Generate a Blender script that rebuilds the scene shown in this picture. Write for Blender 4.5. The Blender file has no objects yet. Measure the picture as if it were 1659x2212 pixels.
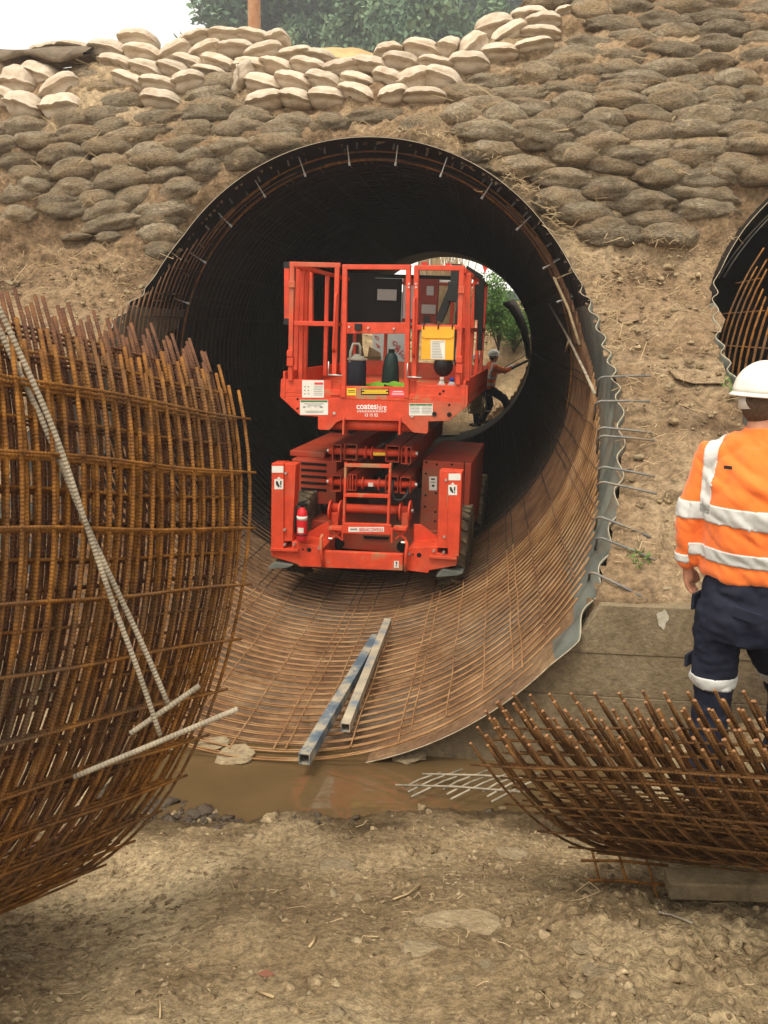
import bpy, math, random
import numpy as np
from mathutils import Vector, Matrix
random.seed(7); RS=np.random.RandomState(11)
SC=bpy.context.scene; COL=SC.collection
# ------------------------------------------------------------------ camera, sky, sun, exposure
TILT=0.21494; FPX=1789.1; IW,IH=1659.0,2211.5; CAMZ=2.6683
cd=bpy.data.cameras.new('camera'); cam=bpy.data.objects.new('camera',cd); COL.objects.link(cam)
cam.location=(0,0,CAMZ); cam.rotation_euler=(math.pi/2-TILT,0,0)
cd.sensor_fit='VERTICAL'; cd.sensor_height=24.0; cd.lens=24.0*FPX/IH; cd.clip_start=.05; cd.clip_end=2000
SC.camera=cam
SUN_EL,SUN_AZ=math.radians(64),math.radians(205)     # azimuth clockwise from +Y
wd=bpy.data.worlds.new('World'); SC.world=wd; wd.use_nodes=True
nt=wd.node_tree; bg=nt.nodes['Background']
sky=nt.nodes.new('ShaderNodeTexSky'); sky.sky_type='NISHITA'; sky.sun_disc=False
sky.sun_elevation=SUN_EL; sky.sun_rotation=SUN_AZ; sky.dust_density=1.5; sky.air_density=1; sky.ozone_density=1
hs=nt.nodes.new('ShaderNodeHueSaturation'); hs.inputs['Saturation'].default_value=.18
wm=nt.nodes.new('ShaderNodeMixRGB'); wm.blend_type='MULTIPLY'; wm.inputs[0].default_value=1; wm.inputs[2].default_value=(1.0,.94,.82,1)
nt.links.new(sky.outputs[0],hs.inputs['Color']); nt.links.new(hs.outputs[0],wm.inputs[1]); nt.links.new(wm.outputs[0],bg.inputs[0])
bg.inputs[1].default_value=.15
sd_=bpy.data.lights.new('sun','SUN'); sun=bpy.data.objects.new('sun',sd_); COL.objects.link(sun)
sd_.energy=.9; sd_.angle=math.radians(16); sd_.color=(1,.93,.82)
sdir=Vector((math.sin(SUN_AZ)*math.cos(SUN_EL),math.cos(SUN_AZ)*math.cos(SUN_EL),math.sin(SUN_EL)))
sun.rotation_euler=sdir.to_track_quat('Z','Y').to_euler()
SC.view_settings.view_transform='Standard'; SC.view_settings.look='None'; SC.view_settings.exposure=1.42; SC.view_settings.gamma=1
SC.cycles.max_bounces=8; SC.cycles.diffuse_bounces=4; SC.cycles.glossy_bounces=3; SC.cycles.transmission_bounces=4
# ------------------------------------------------------------------ numeric helpers
CT,ST=math.cos(TILT),math.sin(TILT)
def ray(u,v):
    x=(u-IW/2)/FPX; up=-(v-IH/2)/FPX
    return np.array([x,CT+up*ST,-ST+up*CT])
CAM=np.array([0,0,CAMZ])
def project(P):
    P=np.atleast_2d(np.asarray(P,float))-CAM
    dep=P[:,1]*CT-P[:,2]*ST; up=P[:,1]*ST+P[:,2]*CT
    return np.stack([IW/2+FPX*P[:,0]/dep,IH/2-FPX*up/dep],1)
def at_y(u,v,y): d=ray(u,v); return CAM+d*(y/d[1])
def at_z(u,v,z): d=ray(u,v); return CAM+d*((z-CAMZ)/d[2])
# the culvert frame: axial s, lateral X (from the axis), height z
PHI=.13114; OFF=-1.33243; RC=2.25
AX=np.array([math.sin(PHI),math.cos(PHI),0]); SD=np.array([math.cos(PHI),-math.sin(PHI),0]); ZU=np.array([0,0,1.])
def pf(s,X,z):
    s=np.asarray(s,float);X=np.asarray(X,float);z=np.asarray(z,float)
    return s[...,None]*AX+(X[...,None]+OFF)*SD+z[...,None]*ZU
def to_pf(P): P=np.asarray(P,float); return P@AX,P@SD-OFF,P[...,2]
MZ=np.array([-.5,.95,1.2,2.2,2.6,3.1,3.6,4.6]); MS=np.array([4.6,4.64,4.95,6.4,7.3,8.15,8.4,8.54])
def mouth_s(z): return np.interp(z,MZ,MS)
EZ=np.array([-1,1.1,1.2,2.2,2.6,3.1,3.6,4.55,5.1,6.0,7.0,9.0]); ES=np.array([4.9,4.9,4.99,6.45,7.36,8.24,8.46,8.66,9.15,10.1,11.1,13.2])
def emb_s(z): return np.interp(z,EZ,ES)
def emb_hit(u,v):
    d=ray(u,v); lo,hi=2.0,16.0
    f=lambda k:(k*d)@AX-emb_s(CAMZ+k*d[2])
    ks=np.linspace(lo,hi,200); fv=np.array([f(k) for k in ks]); i=np.argmax(fv>0)
    a,b=ks[max(i-1,0)],ks[i]
    for _ in range(30):
        m=(a+b)/2
        if f(m)>0:b=m
        else:a=m
    return CAM+a*d
def cyl_hit(u,v,R=2.15,Xc=0):
    d=ray(u,v); X=d@SD; Z=d[2]; a=OFF+Xc; c=RC-CAMZ
    A=X*X+Z*Z;B=-2*(X*a+Z*c);C=a*a+c*c-R*R; D=max(B*B-4*A*C,0)
    return CAM+d*((-B+math.sqrt(D))/(2*A))
def _h(i,j,k,s):
    n=(i*374761393+j*668265263+k*2147483647+s*974711)&0xffffffff
    n=((n^(n>>13))*1274126177)&0xffffffff; n=n^(n>>16)
    return (n&0xffff)/65535.0
def vnoise(P,s=0):
    P=np.asarray(P,float); F=np.floor(P).astype(np.int64); f=P-F; f=f*f*(3-2*f)
    r=0
    for a in(0,1):
        for b in(0,1):
            for c in(0,1):
                w=(f[:,0] if a else 1-f[:,0])*(f[:,1] if b else 1-f[:,1])*(f[:,2] if c else 1-f[:,2])
                r=r+w*_h(F[:,0]+a,F[:,1]+b,F[:,2]+c,s)
    return r*2-1
def fbm(P,o=4,s=0,g=.5):
    P=np.asarray(P,float); r=0;a=1
    for i in range(o): r=r+a*vnoise(P*2**i+17.3*i,s+i); a*=g
    return r
def sstep(a,b,x): t=np.clip((x-a)/(b-a),0,1); return t*t*(3-2*t)
# ------------------------------------------------------------------ mesh builder
class MB:
    def __init__(s): s.v=[];s.f=[];s.n=0;s.len=[];s.mi=[];s.cm=0
    def add(s,V,F,L=None):
        V=np.asarray(V,float); s.v.append(V); o=s.n
        for q in F: s.f.append(tuple(int(i)+o for i in q)); s.mi.append(s.cm)
        s.len.append(np.zeros(len(V)) if L is None else np.asarray(L,float)); s.n+=len(V); return s
    def box(s,c,size,M=None,bev=0):
        x,y,z=[q/2 for q in size]
        if bev:
            b=min(bev,x*.9,y*.9,z*.9); V=[];
            pts=[]
            for sx in(-1,1):
                for sy in(-1,1):
                    for sz in(-1,1):
                        pts+= [(sx*(x-b),sy*(y-b),sz*z),(sx*(x-b),sy*y,sz*(z-b)),(sx*x,sy*(y-b),sz*(z-b))]
            bm_=hull(pts); V,F=bm_
        else:
            V=[(sx*x,sy*y,sz*z) for sx in(-1,1) for sy in(-1,1) for sz in(-1,1)]
            F=[(0,1,3,2),(4,6,7,5),(0,4,5,1),(2,3,7,6),(0,2,6,4),(1,5,7,3)]
        V=np.array(V)
        if M is not None: V=V@np.array(M).T
        return s.add(V+np.array(c),F)
    def bar(s,p,q,w,d,up=(0,0,1),bev=0):
        p=np.array(p,float);q=np.array(q,float); X=q-p; L=np.linalg.norm(X); X/=L
        up=np.array(up,float); 
        if abs(X@up)>.98: up=np.array([1.,0,0])
        Y=np.cross(up,X); Y/=np.linalg.norm(Y); Z=np.cross(X,Y)
        return s.box((p+q)/2,(L,d,w),np.stack([X,Y,Z],1),bev)
    def tube(s,pts,r,n=6,cap=True,closed=False):
        P=np.array(pts,float); m=len(P); r=np.broadcast_to(np.asarray(r,float),(m,))
        T=np.gradient(P,axis=0) if m>2 else np.repeat((P[1:]-P[:1]),2,0)
        if closed: T=np.roll(P,-1,0)-np.roll(P,1,0)
        T/=np.linalg.norm(T,axis=1)[:,None]+1e-12
        u=np.array([0,0,1.]) if abs(T[0,2])<.9 else np.array([1.,0,0])
        N=np.zeros((m,3)); x=np.cross(T[0],u);x/=np.linalg.norm(x)
        for i in range(m):
            x=x-(x@T[i])*T[i]; x/=np.linalg.norm(x); N[i]=x
        B=np.cross(T,N); a=np.arange(n)*2*math.pi/n
        V=(P[:,None]+r[:,None,None]*(np.cos(a)[None,:,None]*N[:,None]+np.sin(a)[None,:,None]*B[:,None])).reshape(-1,3)
        F=[]
        for i in range(m if closed else m-1):
            j=(i+1)%m
            for k in range(n):
                l=(k+1)%n; F.append((i*n+k,i*n+l,j*n+l,j*n+k))
        if cap and not closed: F.append(tuple(range(n-1,-1,-1))); F.append(tuple((m-1)*n+k for k in range(n)))
        L=np.concatenate([[0],np.cumsum(np.linalg.norm(np.diff(P,axis=0),axis=1))])
        return s.add(V,F,np.repeat(L,n))
    def prism(s,poly,h,O=(0,0,0),X=(1,0,0),Y=(0,0,1),N=(0,-1,0)):
        # polygon in X,Y plane at O; extruded by h along N (front face at +N*0)
        O,X,Y,N=[np.array(a,float) for a in(O,X,Y,N)]
        P=np.array(poly,float); k=len(P)
        A=O+P[:,:1]*X+P[:,1:]*Y; Bk=A-N*h
        F=[tuple(range(k)),tuple(range(2*k-1,k-1,-1))]
        F+=[(i,k+i,k+(i+1)%k,(i+1)%k) for i in range(k)]
        return s.add(np.concatenate([A,Bk]),F)
    def lathe(s,prof,n=20,O=(0,0,0),M=None):
        V=[];F=[]
        for (r,z) in prof:
            for k in range(n):
                a=2*math.pi*k/n; V.append((r*math.cos(a),r*math.sin(a),z))
        m=len(prof)
        for i in range(m-1):
            for k in range(n): F.append((i*n+k,i*n+(k+1)%n,(i+1)*n+(k+1)%n,(i+1)*n+k))
        F.append(tuple(range(n-1,-1,-1))); F.append(tuple((m-1)*n+k for k in range(n)))
        V=np.array(V)
        if M is not None: V=V@np.array(M).T
        return s.add(V+np.array(O),F)
    def ell(s,c,r,n=14,M=None):
        m=max(6,n//2)+1
        V=[];F=[]
        for i in range(m+1):
            t=math.pi*i/m
            for k in range(n):
                a=2*math.pi*k/n; V.append((math.sin(t)*math.cos(a)*r[0],math.sin(t)*math.sin(a)*r[1],math.cos(t)*r[2]))
        for i in range(m):
            for k in range(n): F.append((i*n+k,(i+1)*n+k,(i+1)*n+(k+1)%n,i*n+(k+1)%n))
        V=np.array(V)
        if M is not None: V=V@np.array(M).T
        return s.add(V+np.array(c),F)
    def mesh(s,name,smooth=False):
        me=bpy.data.meshes.new(name)
        V=np.concatenate(s.v) if s.v else np.zeros((0,3))
        me.from_pydata(V.tolist(),[],s.f); me.update()
        L=np.concatenate(s.len)
        if L.any():
            at=me.attributes.new('len','FLOAT','POINT'); at.data.foreach_set('value',L.astype(np.float32))
        if smooth: me.polygons.foreach_set('use_smooth',[True]*len(me.polygons))
        if any(s.mi): me.polygons.foreach_set('material_index',s.mi)
        return me
    def build(s,name,m,parent=None,smooth=False,bevel=0,world=False):
        me=s.mesh(name,smooth)
        for q in (m if isinstance(m,(list,tuple)) else [m]): me.materials.append(q)
        o=bpy.data.objects.new(name,me); COL.objects.link(o)
        if parent is not None:
            o.parent=parent
            if world: o.matrix_parent_inverse=parent_world(parent).inverted()
        if bevel:
            b=o.modifiers.new('bevel','BEVEL'); b.width=bevel; b.segments=2; b.limit_method='ANGLE'
        return o
import bmesh
def hull(pts):
    bm=bmesh.new()
    for p in pts: bm.verts.new(p)
    bmesh.ops.convex_hull(bm,input=bm.verts); bmesh.ops.recalc_face_normals(bm,faces=bm.faces)
    bm.verts.ensure_lookup_table(); bm.verts.index_update()
    V=[tuple(v.co) for v in bm.verts]; F=[tuple(v.index for v in f.verts) for f in bm.faces]; bm.free(); return V,F
def parent_world(o):
    M=Matrix.LocRotScale(o.location,o.rotation_euler if o.rotation_mode!='QUATERNION' else o.rotation_quaternion,o.scale)
    return (parent_world(o.parent)@o.matrix_parent_inverse@M) if o.parent else M
def tag(o,label=None,cat=None,group=None,kind=None):
    if label:o['label']=label
    if cat:o['category']=cat
    if group:o['group']=group
    if kind:o['kind']=kind
    return o
def thing(name,label,cat,loc=(0,0,0),rot=(0,0,0),group=None):
    o=bpy.data.objects.new(name,None); COL.objects.link(o); o.empty_display_size=.1
    o.location=loc; o.rotation_euler=rot; return tag(o,label,cat,group)
ORD=['zeroth','first','second','third','fourth','fifth','sixth','seventh','eighth','ninth','tenth','eleventh','twelfth','thirteenth','fourteenth','fifteenth','sixteenth','seventeenth','eighteenth','nineteenth','twentieth','twenty-first','twenty-second','twenty-third','twenty-fourth','twenty-fifth','twenty-sixth','twenty-seventh']
# ------------------------------------------------------------------ materials
def mat(name,cols,rough=.8,metal=0,scale=6,detail=6,bump=0,bscale=None,ribs=0,spec=.3,obj=True,pos=None,stain=None,rand=0,sheen=0,dist=.02,speck=None):
    m=bpy.data.materials.new(name); m.use_nodes=True; t=m.node_tree; N=t.nodes; Lk=t.links; b=N['Principled BSDF']
    b.inputs['Roughness'].default_value=rough; b.inputs['Metallic'].default_value=metal
    b.inputs['Specular IOR Level'].default_value=spec
    tc=N.new('ShaderNodeTexCoord'); co=tc.outputs['Object'] if obj else None
    if not obj:
        g=N.new('ShaderNodeNewGeometry'); co=g.outputs['Position']
    if rand:
        oi=N.new('ShaderNodeObjectInfo'); va=N.new('ShaderNodeVectorMath'); va.operation='ADD'
        sc=N.new('ShaderNodeVectorMath'); sc.operation='SCALE'; cx=N.new('ShaderNodeCombineXYZ')
        for i in range(3): Lk.new(oi.outputs['Random'],cx.inputs[i])
        Lk.new(cx.outputs[0],sc.inputs[0]); sc.inputs['Scale'].default_value=37
        Lk.new(co,va.inputs[0]); Lk.new(sc.outputs[0],va.inputs[1]); co=va.outputs[0]
    nz=N.new('ShaderNodeTexNoise'); nz.inputs['Scale'].default_value=scale; nz.inputs['Detail'].default_value=detail; nz.inputs['Roughness'].default_value=.62
    Lk.new(co,nz.inputs['Vector'])
    if len(cols)==1: b.inputs['Base Color'].default_value=(*cols[0],1); out=None
    else:
        cr=N.new('ShaderNodeValToRGB'); el=cr.color_ramp.elements
        k=len(cols); ps=pos or [.3+.4*i/(k-1) for i in range(k)]
        el[0].position=ps[0]; el[0].color=(*cols[0],1); el[1].position=ps[-1]; el[1].color=(*cols[-1],1)
        for i in range(1,k-1): e=el.new(ps[i]); e.color=(*cols[i],1)
        Lk.new(nz.outputs['Fac'],cr.inputs[0]); out=cr.outputs[0]
    if stain:   # (colour, scale, lo, hi)
        n2=N.new('ShaderNodeTexNoise'); n2.inputs['Scale'].default_value=stain[1]; n2.inputs['Detail'].default_value=5; Lk.new(co,n2.inputs['Vector'])
        mr=N.new('ShaderNodeMapRange'); mr.inputs[1].default_value=stain[2]; mr.inputs[2].default_value=stain[3]; Lk.new(n2.outputs['Fac'],mr.inputs[0])
        mx=N.new('ShaderNodeMixRGB'); Lk.new(mr.outputs[0],mx.inputs[0]); mx.inputs[2].default_value=(*stain[0],1)
        if out: Lk.new(out,mx.inputs[1])
        else: mx.inputs[1].default_value=(*cols[0],1)
        out=mx.outputs[0]
    if rand:
        hv=N.new('ShaderNodeHueSaturation'); mr=N.new('ShaderNodeMapRange'); mr.inputs[3].default_value=1-rand; mr.inputs[4].default_value=1+rand
        Lk.new(oi.outputs['Random'],mr.inputs[0]); Lk.new(mr.outputs[0],hv.inputs['Value'])
        if out: Lk.new(out,hv.inputs['Color'])
        else: hv.inputs['Color'].default_value=(*cols[0],1)
        out=hv.outputs[0]
    if out: Lk.new(out,b.inputs['Base Color'])
    if speck:   # (scale, darkest, lightest): crumbs of soil a few mm to cm wide
        n3=N.new('ShaderNodeTexNoise'); n3.inputs['Scale'].default_value=speck[0]; n3.inputs['Detail'].default_value=9; n3.inputs['Roughness'].default_value=.78; Lk.new(co,n3.inputs['Vector'])
        mr=N.new('ShaderNodeMapRange'); mr.inputs[1].default_value=.34; mr.inputs[2].default_value=.66; mr.inputs[3].default_value=speck[1]; mr.inputs[4].default_value=speck[2]; mr.clamp=False; Lk.new(n3.outputs['Fac'],mr.inputs[0])
        mm=N.new('ShaderNodeMixRGB'); mm.blend_type='MULTIPLY'; mm.inputs[0].default_value=1; Lk.new(mr.outputs[0],mm.inputs[2])
        if out: Lk.new(out,mm.inputs[1])
        else: mm.inputs[1].default_value=(*cols[0],1)
        Lk.new(mm.outputs[0],b.inputs['Base Color'])
    nrm=None
    if bump:
        nb=N.new('ShaderNodeTexNoise'); nb.inputs['Scale'].default_value=bscale or scale*4; nb.inputs['Detail'].default_value=8; nb.inputs['Roughness'].default_value=.65
        Lk.new(co,nb.inputs['Vector']); bp=N.new('ShaderNodeBump'); bp.inputs['Strength'].default_value=bump; bp.inputs['Distance'].default_value=dist
        Lk.new(nb.outputs['Fac'],bp.inputs['Height']); nrm=bp.outputs[0]
    if ribs:
        at=N.new('ShaderNodeAttribute'); at.attribute_name='len'; mu=N.new('ShaderNodeMath'); mu.operation='MULTIPLY'; mu.inputs[1].default_value=2*math.pi/ribs
        Lk.new(at.outputs['Fac'],mu.inputs[0]); si=N.new('ShaderNodeMath'); si.operation='SINE'; Lk.new(mu.outputs[0],si.inputs[0])
        bp=N.new('ShaderNodeBump'); bp.inputs['Strength'].default_value=.4; bp.inputs['Distance'].default_value=.003; Lk.new(si.outputs[0],bp.inputs['Height'])
        if nrm: Lk.new(nrm,bp.inputs['Normal'])
        nrm=bp.outputs[0]
    if nrm: Lk.new(nrm,b.inputs['Normal'])
    if sheen: b.inputs['Sheen Weight'].default_value=sheen
    return m
M={}
M['rust']=mat('rust_bar',[(.085,.034,.010),(.21,.086,.018),(.36,.155,.03)],.85,0,16,6,.3,120,ribs=.011,obj=False,stain=((.12,.07,.038),2.5,.45,.7),spec=.2)
M['rust_dark']=mat('rust_bar_dark',[(.05,.024,.011),(.12,.055,.017),(.21,.095,.028)],.85,0,18,6,.3,120,ribs=.011,obj=False,spec=.2)
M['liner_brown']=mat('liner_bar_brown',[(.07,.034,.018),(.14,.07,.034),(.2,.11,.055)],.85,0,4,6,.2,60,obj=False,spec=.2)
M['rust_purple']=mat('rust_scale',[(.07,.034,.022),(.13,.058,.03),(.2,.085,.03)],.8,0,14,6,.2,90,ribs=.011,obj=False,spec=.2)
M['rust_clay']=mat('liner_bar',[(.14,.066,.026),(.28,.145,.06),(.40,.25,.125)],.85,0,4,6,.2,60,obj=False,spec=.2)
M['bar_grey']=mat('muddy_bar',[(.17,.14,.1),(.3,.25,.18),(.42,.35,.25)],.8,0,9,6,.2,60,ribs=.011,obj=False)
M['bar_steel']=mat('starter_bar_steel',[(.1,.1,.1),(.2,.19,.17),(.3,.2,.1)],.6,.3,9,6,.2,60,obj=False)
M['bar_end']=mat('cut_bar_end',[(.17,.08,.035),(.34,.165,.07)],.8,0,30,obj=False)
M['dirt']=mat('bank_dirt',[(.14,.088,.048),(.275,.183,.103),(.38,.268,.158)],.95,0,1.3,9,1.0,26,obj=False,stain=((.48,.36,.22),.55,.5,.7),spec=.1,dist=.05,speck=(17,.4,1.55))
M['ground']=mat('trampled_earth',[(.135,.09,.048),(.265,.19,.103),(.40,.30,.172)],.95,0,1.9,10,1.0,44,obj=False,stain=((.5,.385,.225),.9,.52,.7),spec=.1,dist=.025,speck=(30,.4,1.6))
M['mud']=mat('wet_mud',[(.045,.03,.017),(.09,.063,.036)],.5,0,8,6,.8,40,obj=False,spec=.4)
M['clod']=mat('soil_clod',[(.12,.08,.044),(.25,.18,.1),(.42,.32,.19)],.95,0,5,6,.6,60,obj=False,spec=.1,speck=(40,.5,1.5))
M['stone']=mat('pale_stone',[(.25,.185,.105),(.38,.295,.175)],.9,0,2.2,7,.9,9,rand=.12,speck=(7,.6,1.3))
M['bag_white']=mat('clean_canvas',[(.47,.37,.265),(.58,.48,.365),(.65,.56,.45)],.95,0,4,7,.7,24,rand=.1,spec=.1,stain=((.36,.255,.16),2.4,.56,.85),dist=.02,speck=(60,.88,1.1))
M['bag_brown']=mat('weathered_canvas',[(.17,.128,.08),(.30,.237,.158),(.43,.355,.25)],.97,0,3,8,1.0,34,rand=.22,spec=.05,stain=((.36,.26,.155),1.6,.45,.66),dist=.045,speck=(20,.35,1.6))
M['mat_cloth']=mat('geotextile',[(.1,.075,.05),(.24,.18,.12)],.95,0,9,8,.8,40)
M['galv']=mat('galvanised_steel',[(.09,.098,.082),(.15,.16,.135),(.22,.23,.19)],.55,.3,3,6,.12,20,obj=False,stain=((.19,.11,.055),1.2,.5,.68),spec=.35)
M['lip']=mat('skylit_edge',[(.26,.21,.13),(.42,.35,.24),(.5,.42,.3)],.8,0,20,5)  # cream tone stands in for skylight caught on the cut edge
M['shell']=mat('shaded_culvert_plate',[(.008,.007,.006),(.018,.014,.011),(.03,.022,.016)],.75,.2,2,6,.1,20,obj=False)  # near-black tone stands in for shade inside the pipe
M['deep']=mat('shade_toned_steel',[(.014,.009,.006),(.034,.02,.012),(.06,.033,.017)],.85,0,20,6,obj=False)  # the pipe's inner darkness put into the bar colour
M['silt']=mat('liner_silt',[(.075,.042,.022),(.2,.11,.055),(.3,.19,.1)],.9,0,1.7,8,.6,30,obj=False,stain=((.15,.115,.08),.9,.5,.66),speck=(14,.6,1.35))
M['concrete']=mat('board_marked_concrete',[(.125,.09,.05),(.205,.152,.088),(.29,.225,.14)],.92,0,2.2,9,.7,34,obj=False,stain=((.095,.068,.038),1.1,.46,.66),dist=.02,speck=(22,.65,1.3))
M['lime']=mat('lime_stain',[(.34,.3,.22),(.52,.47,.37)],.9,0,16,6,.3,60)
M['red']=mat('red_paint',[(.54,.05,.016),(.68,.066,.022)],.5,0,2.5,7,.06,30,spec=.35,stain=((.36,.13,.065),1.7,.5,.76),speck=(7,.76,1.12))
M['red_dusty_shaded']=mat('dusty_shaded_red_paint',[(.3,.04,.016),(.46,.055,.02)],.6,0,3,7,.1,30,stain=((.2,.11,.06),2,.5,.75))  # darker red stands in for shade behind the front; stain is dust
M['red_mud']=mat('muddy_red_paint',[(.5,.055,.02),(.62,.06,.02),(.36,.19,.09)],.7,0,3.5,8,.3,40,pos=[.4,.5,.6])
M['black']=mat('black_rubber',[(.012,.012,.012)],.5)
M['hole']=mat('dark_recess',[(.008,.007,.006)],.9)
M['steel']=mat('zinc_bolt',[(.5,.48,.44)],.4,.7)
M['tyre']=mat('muddy_tyre',[(.03,.026,.02),(.1,.075,.045),(.24,.18,.1)],.9,0,6,7,.5,40)
M['white']=mat('sticker_white',[(.62,.58,.5),(.74,.71,.64)],.6,0,9)
M['white_ink']=mat('white_lettering',[(.8,.74,.68)],.6)
M['black_ink']=mat('black_print',[(.02,.02,.02)],.6)
M['grey_ink']=mat('grey_print',[(.25,.24,.22)],.7)
M['green_ink']=mat('green_print',[(.06,.16,.05)],.6)
M['red_ink']=mat('red_print',[(.6,.05,.05)],.6)
M['pink']=mat('pink_sticker',[(.7,.06,.09)],.6)
M['yellow']=mat('yellow_sticker',[(.75,.5,.03)],.6)
M['pouch']=mat('amber_vinyl',[(.72,.32,.02),(.82,.4,.03)],.45,0,5,4,.15,20)
M['ext_red']=mat('extinguisher_red',[(.62,.02,.025)],.3,0)
M['cool_blue']=mat('navy_plastic',[(.007,.01,.018)],.6)
M['cool_green']=mat('dark_green_plastic',[(.006,.02,.018)],.6)
M['cool_lid']=mat('cream_plastic',[(.3,.28,.22)],.5)
M['lime_cloth']=mat('lime_fabric',[(.1,.24,.01),(.18,.36,.03)],.9,0,12)
M['orange']=mat('orange_fabric',[(.8,.145,.02),(.92,.21,.04)],.85,0,3,6,.12,240,sheen=.2,spec=.2,dist=.004,stain=((.55,.12,.03),2.6,.6,.85))
M['navy']=mat('navy_fabric',[(.01,.012,.024),(.022,.024,.04)],.9,0,5,6,.1,200,spec=.15,dist=.004,stain=((.05,.045,.045),3,.6,.85))
M['tape']=mat('reflective_tape',[(.52,.51,.48),(.64,.63,.59)],.55,0,9,5,.1,120,dist=.004)
M['skin']=mat('skin',[(.4,.17,.095),(.5,.235,.14)],.55,0,14,4,.06,120)
M['hair']=mat('brown_hair',[(.06,.035,.018),(.13,.08,.045)],.8,0,60,5,.6,160)
M['helmet']=mat('white_shell',[(.7,.66,.57),(.8,.77,.69)],.35,0,3,6,stain=((.55,.49,.38),5,.6,.8))
M['boot']=mat('leather_boot',[(.06,.04,.025),(.14,.1,.06)],.8,0,12)
M['timber']=mat('grey_timber',[(.15,.105,.055),(.25,.18,.098),(.33,.25,.145)],.9,0,5,8,.6,40,speck=(18,.65,1.3))
M['pole']=mat('weathered_timber_pole',[(.3,.13,.06),(.42,.24,.14),(.55,.42,.3)],.9,0,4,7,.4,40)
M['blue_steel']=mat('peeling_blue_paint',[(.07,.095,.12),(.125,.15,.17),(.27,.24,.18),(.40,.34,.25)],.75,0,5,9,.25,40,pos=[.42,.52,.58,.7])
M['cream_steel']=mat('muddy_blue_steel',[(.11,.16,.21),(.32,.27,.19),(.44,.37,.26)],.75,0,5,8,.2,40,pos=[.36,.5,.7])
M['bark']=mat('bark',[(.05,.04,.03),(.12,.1,.08)],.95,0,9)
M['leaf']=mat('tree_leaf',[(.04,.08,.045),(.1,.165,.09),(.19,.27,.14)],.8,0,.35,6,obj=False,spec=.2)  # paler leaf tones carry part of the haze in their colour
M['leaf2']=mat('tree_leaf_deep',[(.025,.05,.035),(.06,.1,.07),(.1,.16,.1)],.8,0,.35,6,obj=False,spec=.2)
M['shrub']=mat('shrub_leaf',[(.05,.12,.025),(.11,.22,.05),(.18,.3,.08)],.8,0,3,6,obj=False,spec=.2)
M['straw']=mat('dry_straw',[(.3,.2,.1),(.48,.35,.19),(.6,.47,.28)],.9,0,5,5,obj=False)
M['weed']=mat('weed_green',[(.08,.16,.03),(.16,.26,.06)],.8)
M['sand']=mat('yellow_sand',[(.42,.28,.13),(.6,.42,.21)],.97,0,5,7,.6,50,obj=False)
M['pennant']=mat('pennant_vinyl',[(.85,.06,.04)],.5)
M['cord']=mat('grey_cord',[(.3,.3,.3)],.8)
M['ply']=mat('site_board',[(.5,.5,.47),(.6,.59,.56)],.7,0,2)
M['form']=mat('form_ply',[(.34,.2,.1),(.46,.3,.16)],.8,0,5)
M['hill']=mat('dry_hillside',[(.17,.1,.05),(.3,.2,.1),(.42,.31,.17)],.95,0,.9,9,.7,6,obj=False,dist=.1,speck=(5,.5,1.4))
def water_mat():
    m=mat('muddy_water',[(.085,.053,.022),(.135,.085,.038)],.04,0,1.2,4,0,obj=False,spec=.5); t=m.node_tree
    b=t.nodes['Principled BSDF']; g=t.nodes.new('ShaderNodeNewGeometry'); w=t.nodes.new('ShaderNodeTexNoise'); w.inputs['Scale'].default_value=3.2; w.inputs['Detail'].default_value=2
    mp=t.nodes.new('ShaderNodeMapping'); mp.inputs['Scale'].default_value=(1,2.4,1); t.links.new(g.outputs['Position'],mp.inputs[0]); t.links.new(mp.outputs[0],w.inputs['Vector'])
    bp=t.nodes.new('ShaderNodeBump'); bp.inputs['Strength'].default_value=.06; bp.inputs['Distance'].default_value=.04; t.links.new(w.outputs['Fac'],bp.inputs['Height']); t.links.new(bp.outputs[0],b.inputs['Normal']); return m
M['water']=water_mat()
def wet_shore(m):   # soil soaked dark and slightly shiny just above the water level
    t=m.node_tree; N=t.nodes; L=t.links; b=N['Principled BSDF']; src=b.inputs['Base Color'].links[0].from_socket
    g=N.new('ShaderNodeNewGeometry'); sx=N.new('ShaderNodeSeparateXYZ'); L.new(g.outputs['Position'],sx.inputs[0]); nz=N.new('ShaderNodeTexNoise'); nz.inputs['Scale'].default_value=5; L.new(g.outputs['Position'],nz.inputs['Vector'])
    ad=N.new('ShaderNodeMath'); ad.operation='MULTIPLY_ADD'; ad.inputs[1].default_value=-.16; L.new(nz.outputs['Fac'],ad.inputs[0]); L.new(sx.outputs[2],ad.inputs[2])
    mr=N.new('ShaderNodeMapRange'); mr.inputs[1].default_value=.03; mr.inputs[2].default_value=.125; mr.inputs[3].default_value=1; mr.inputs[4].default_value=0; L.new(ad.outputs[0],mr.inputs[0])
    mx=N.new('ShaderNodeMixRGB'); mx.blend_type='MULTIPLY'; mx.inputs[2].default_value=(.36,.33,.3,1); L.new(mr.outputs[0],mx.inputs[0]); L.new(src,mx.inputs[1]); L.new(mx.outputs[0],b.inputs['Base Color'])
    r2=N.new('ShaderNodeMapRange'); r2.inputs[3].default_value=.95; r2.inputs[4].default_value=.45; L.new(mr.outputs[0],r2.inputs[0]); L.new(r2.outputs[0],b.inputs['Roughness'])
wet_shore(M['ground'])
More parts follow.
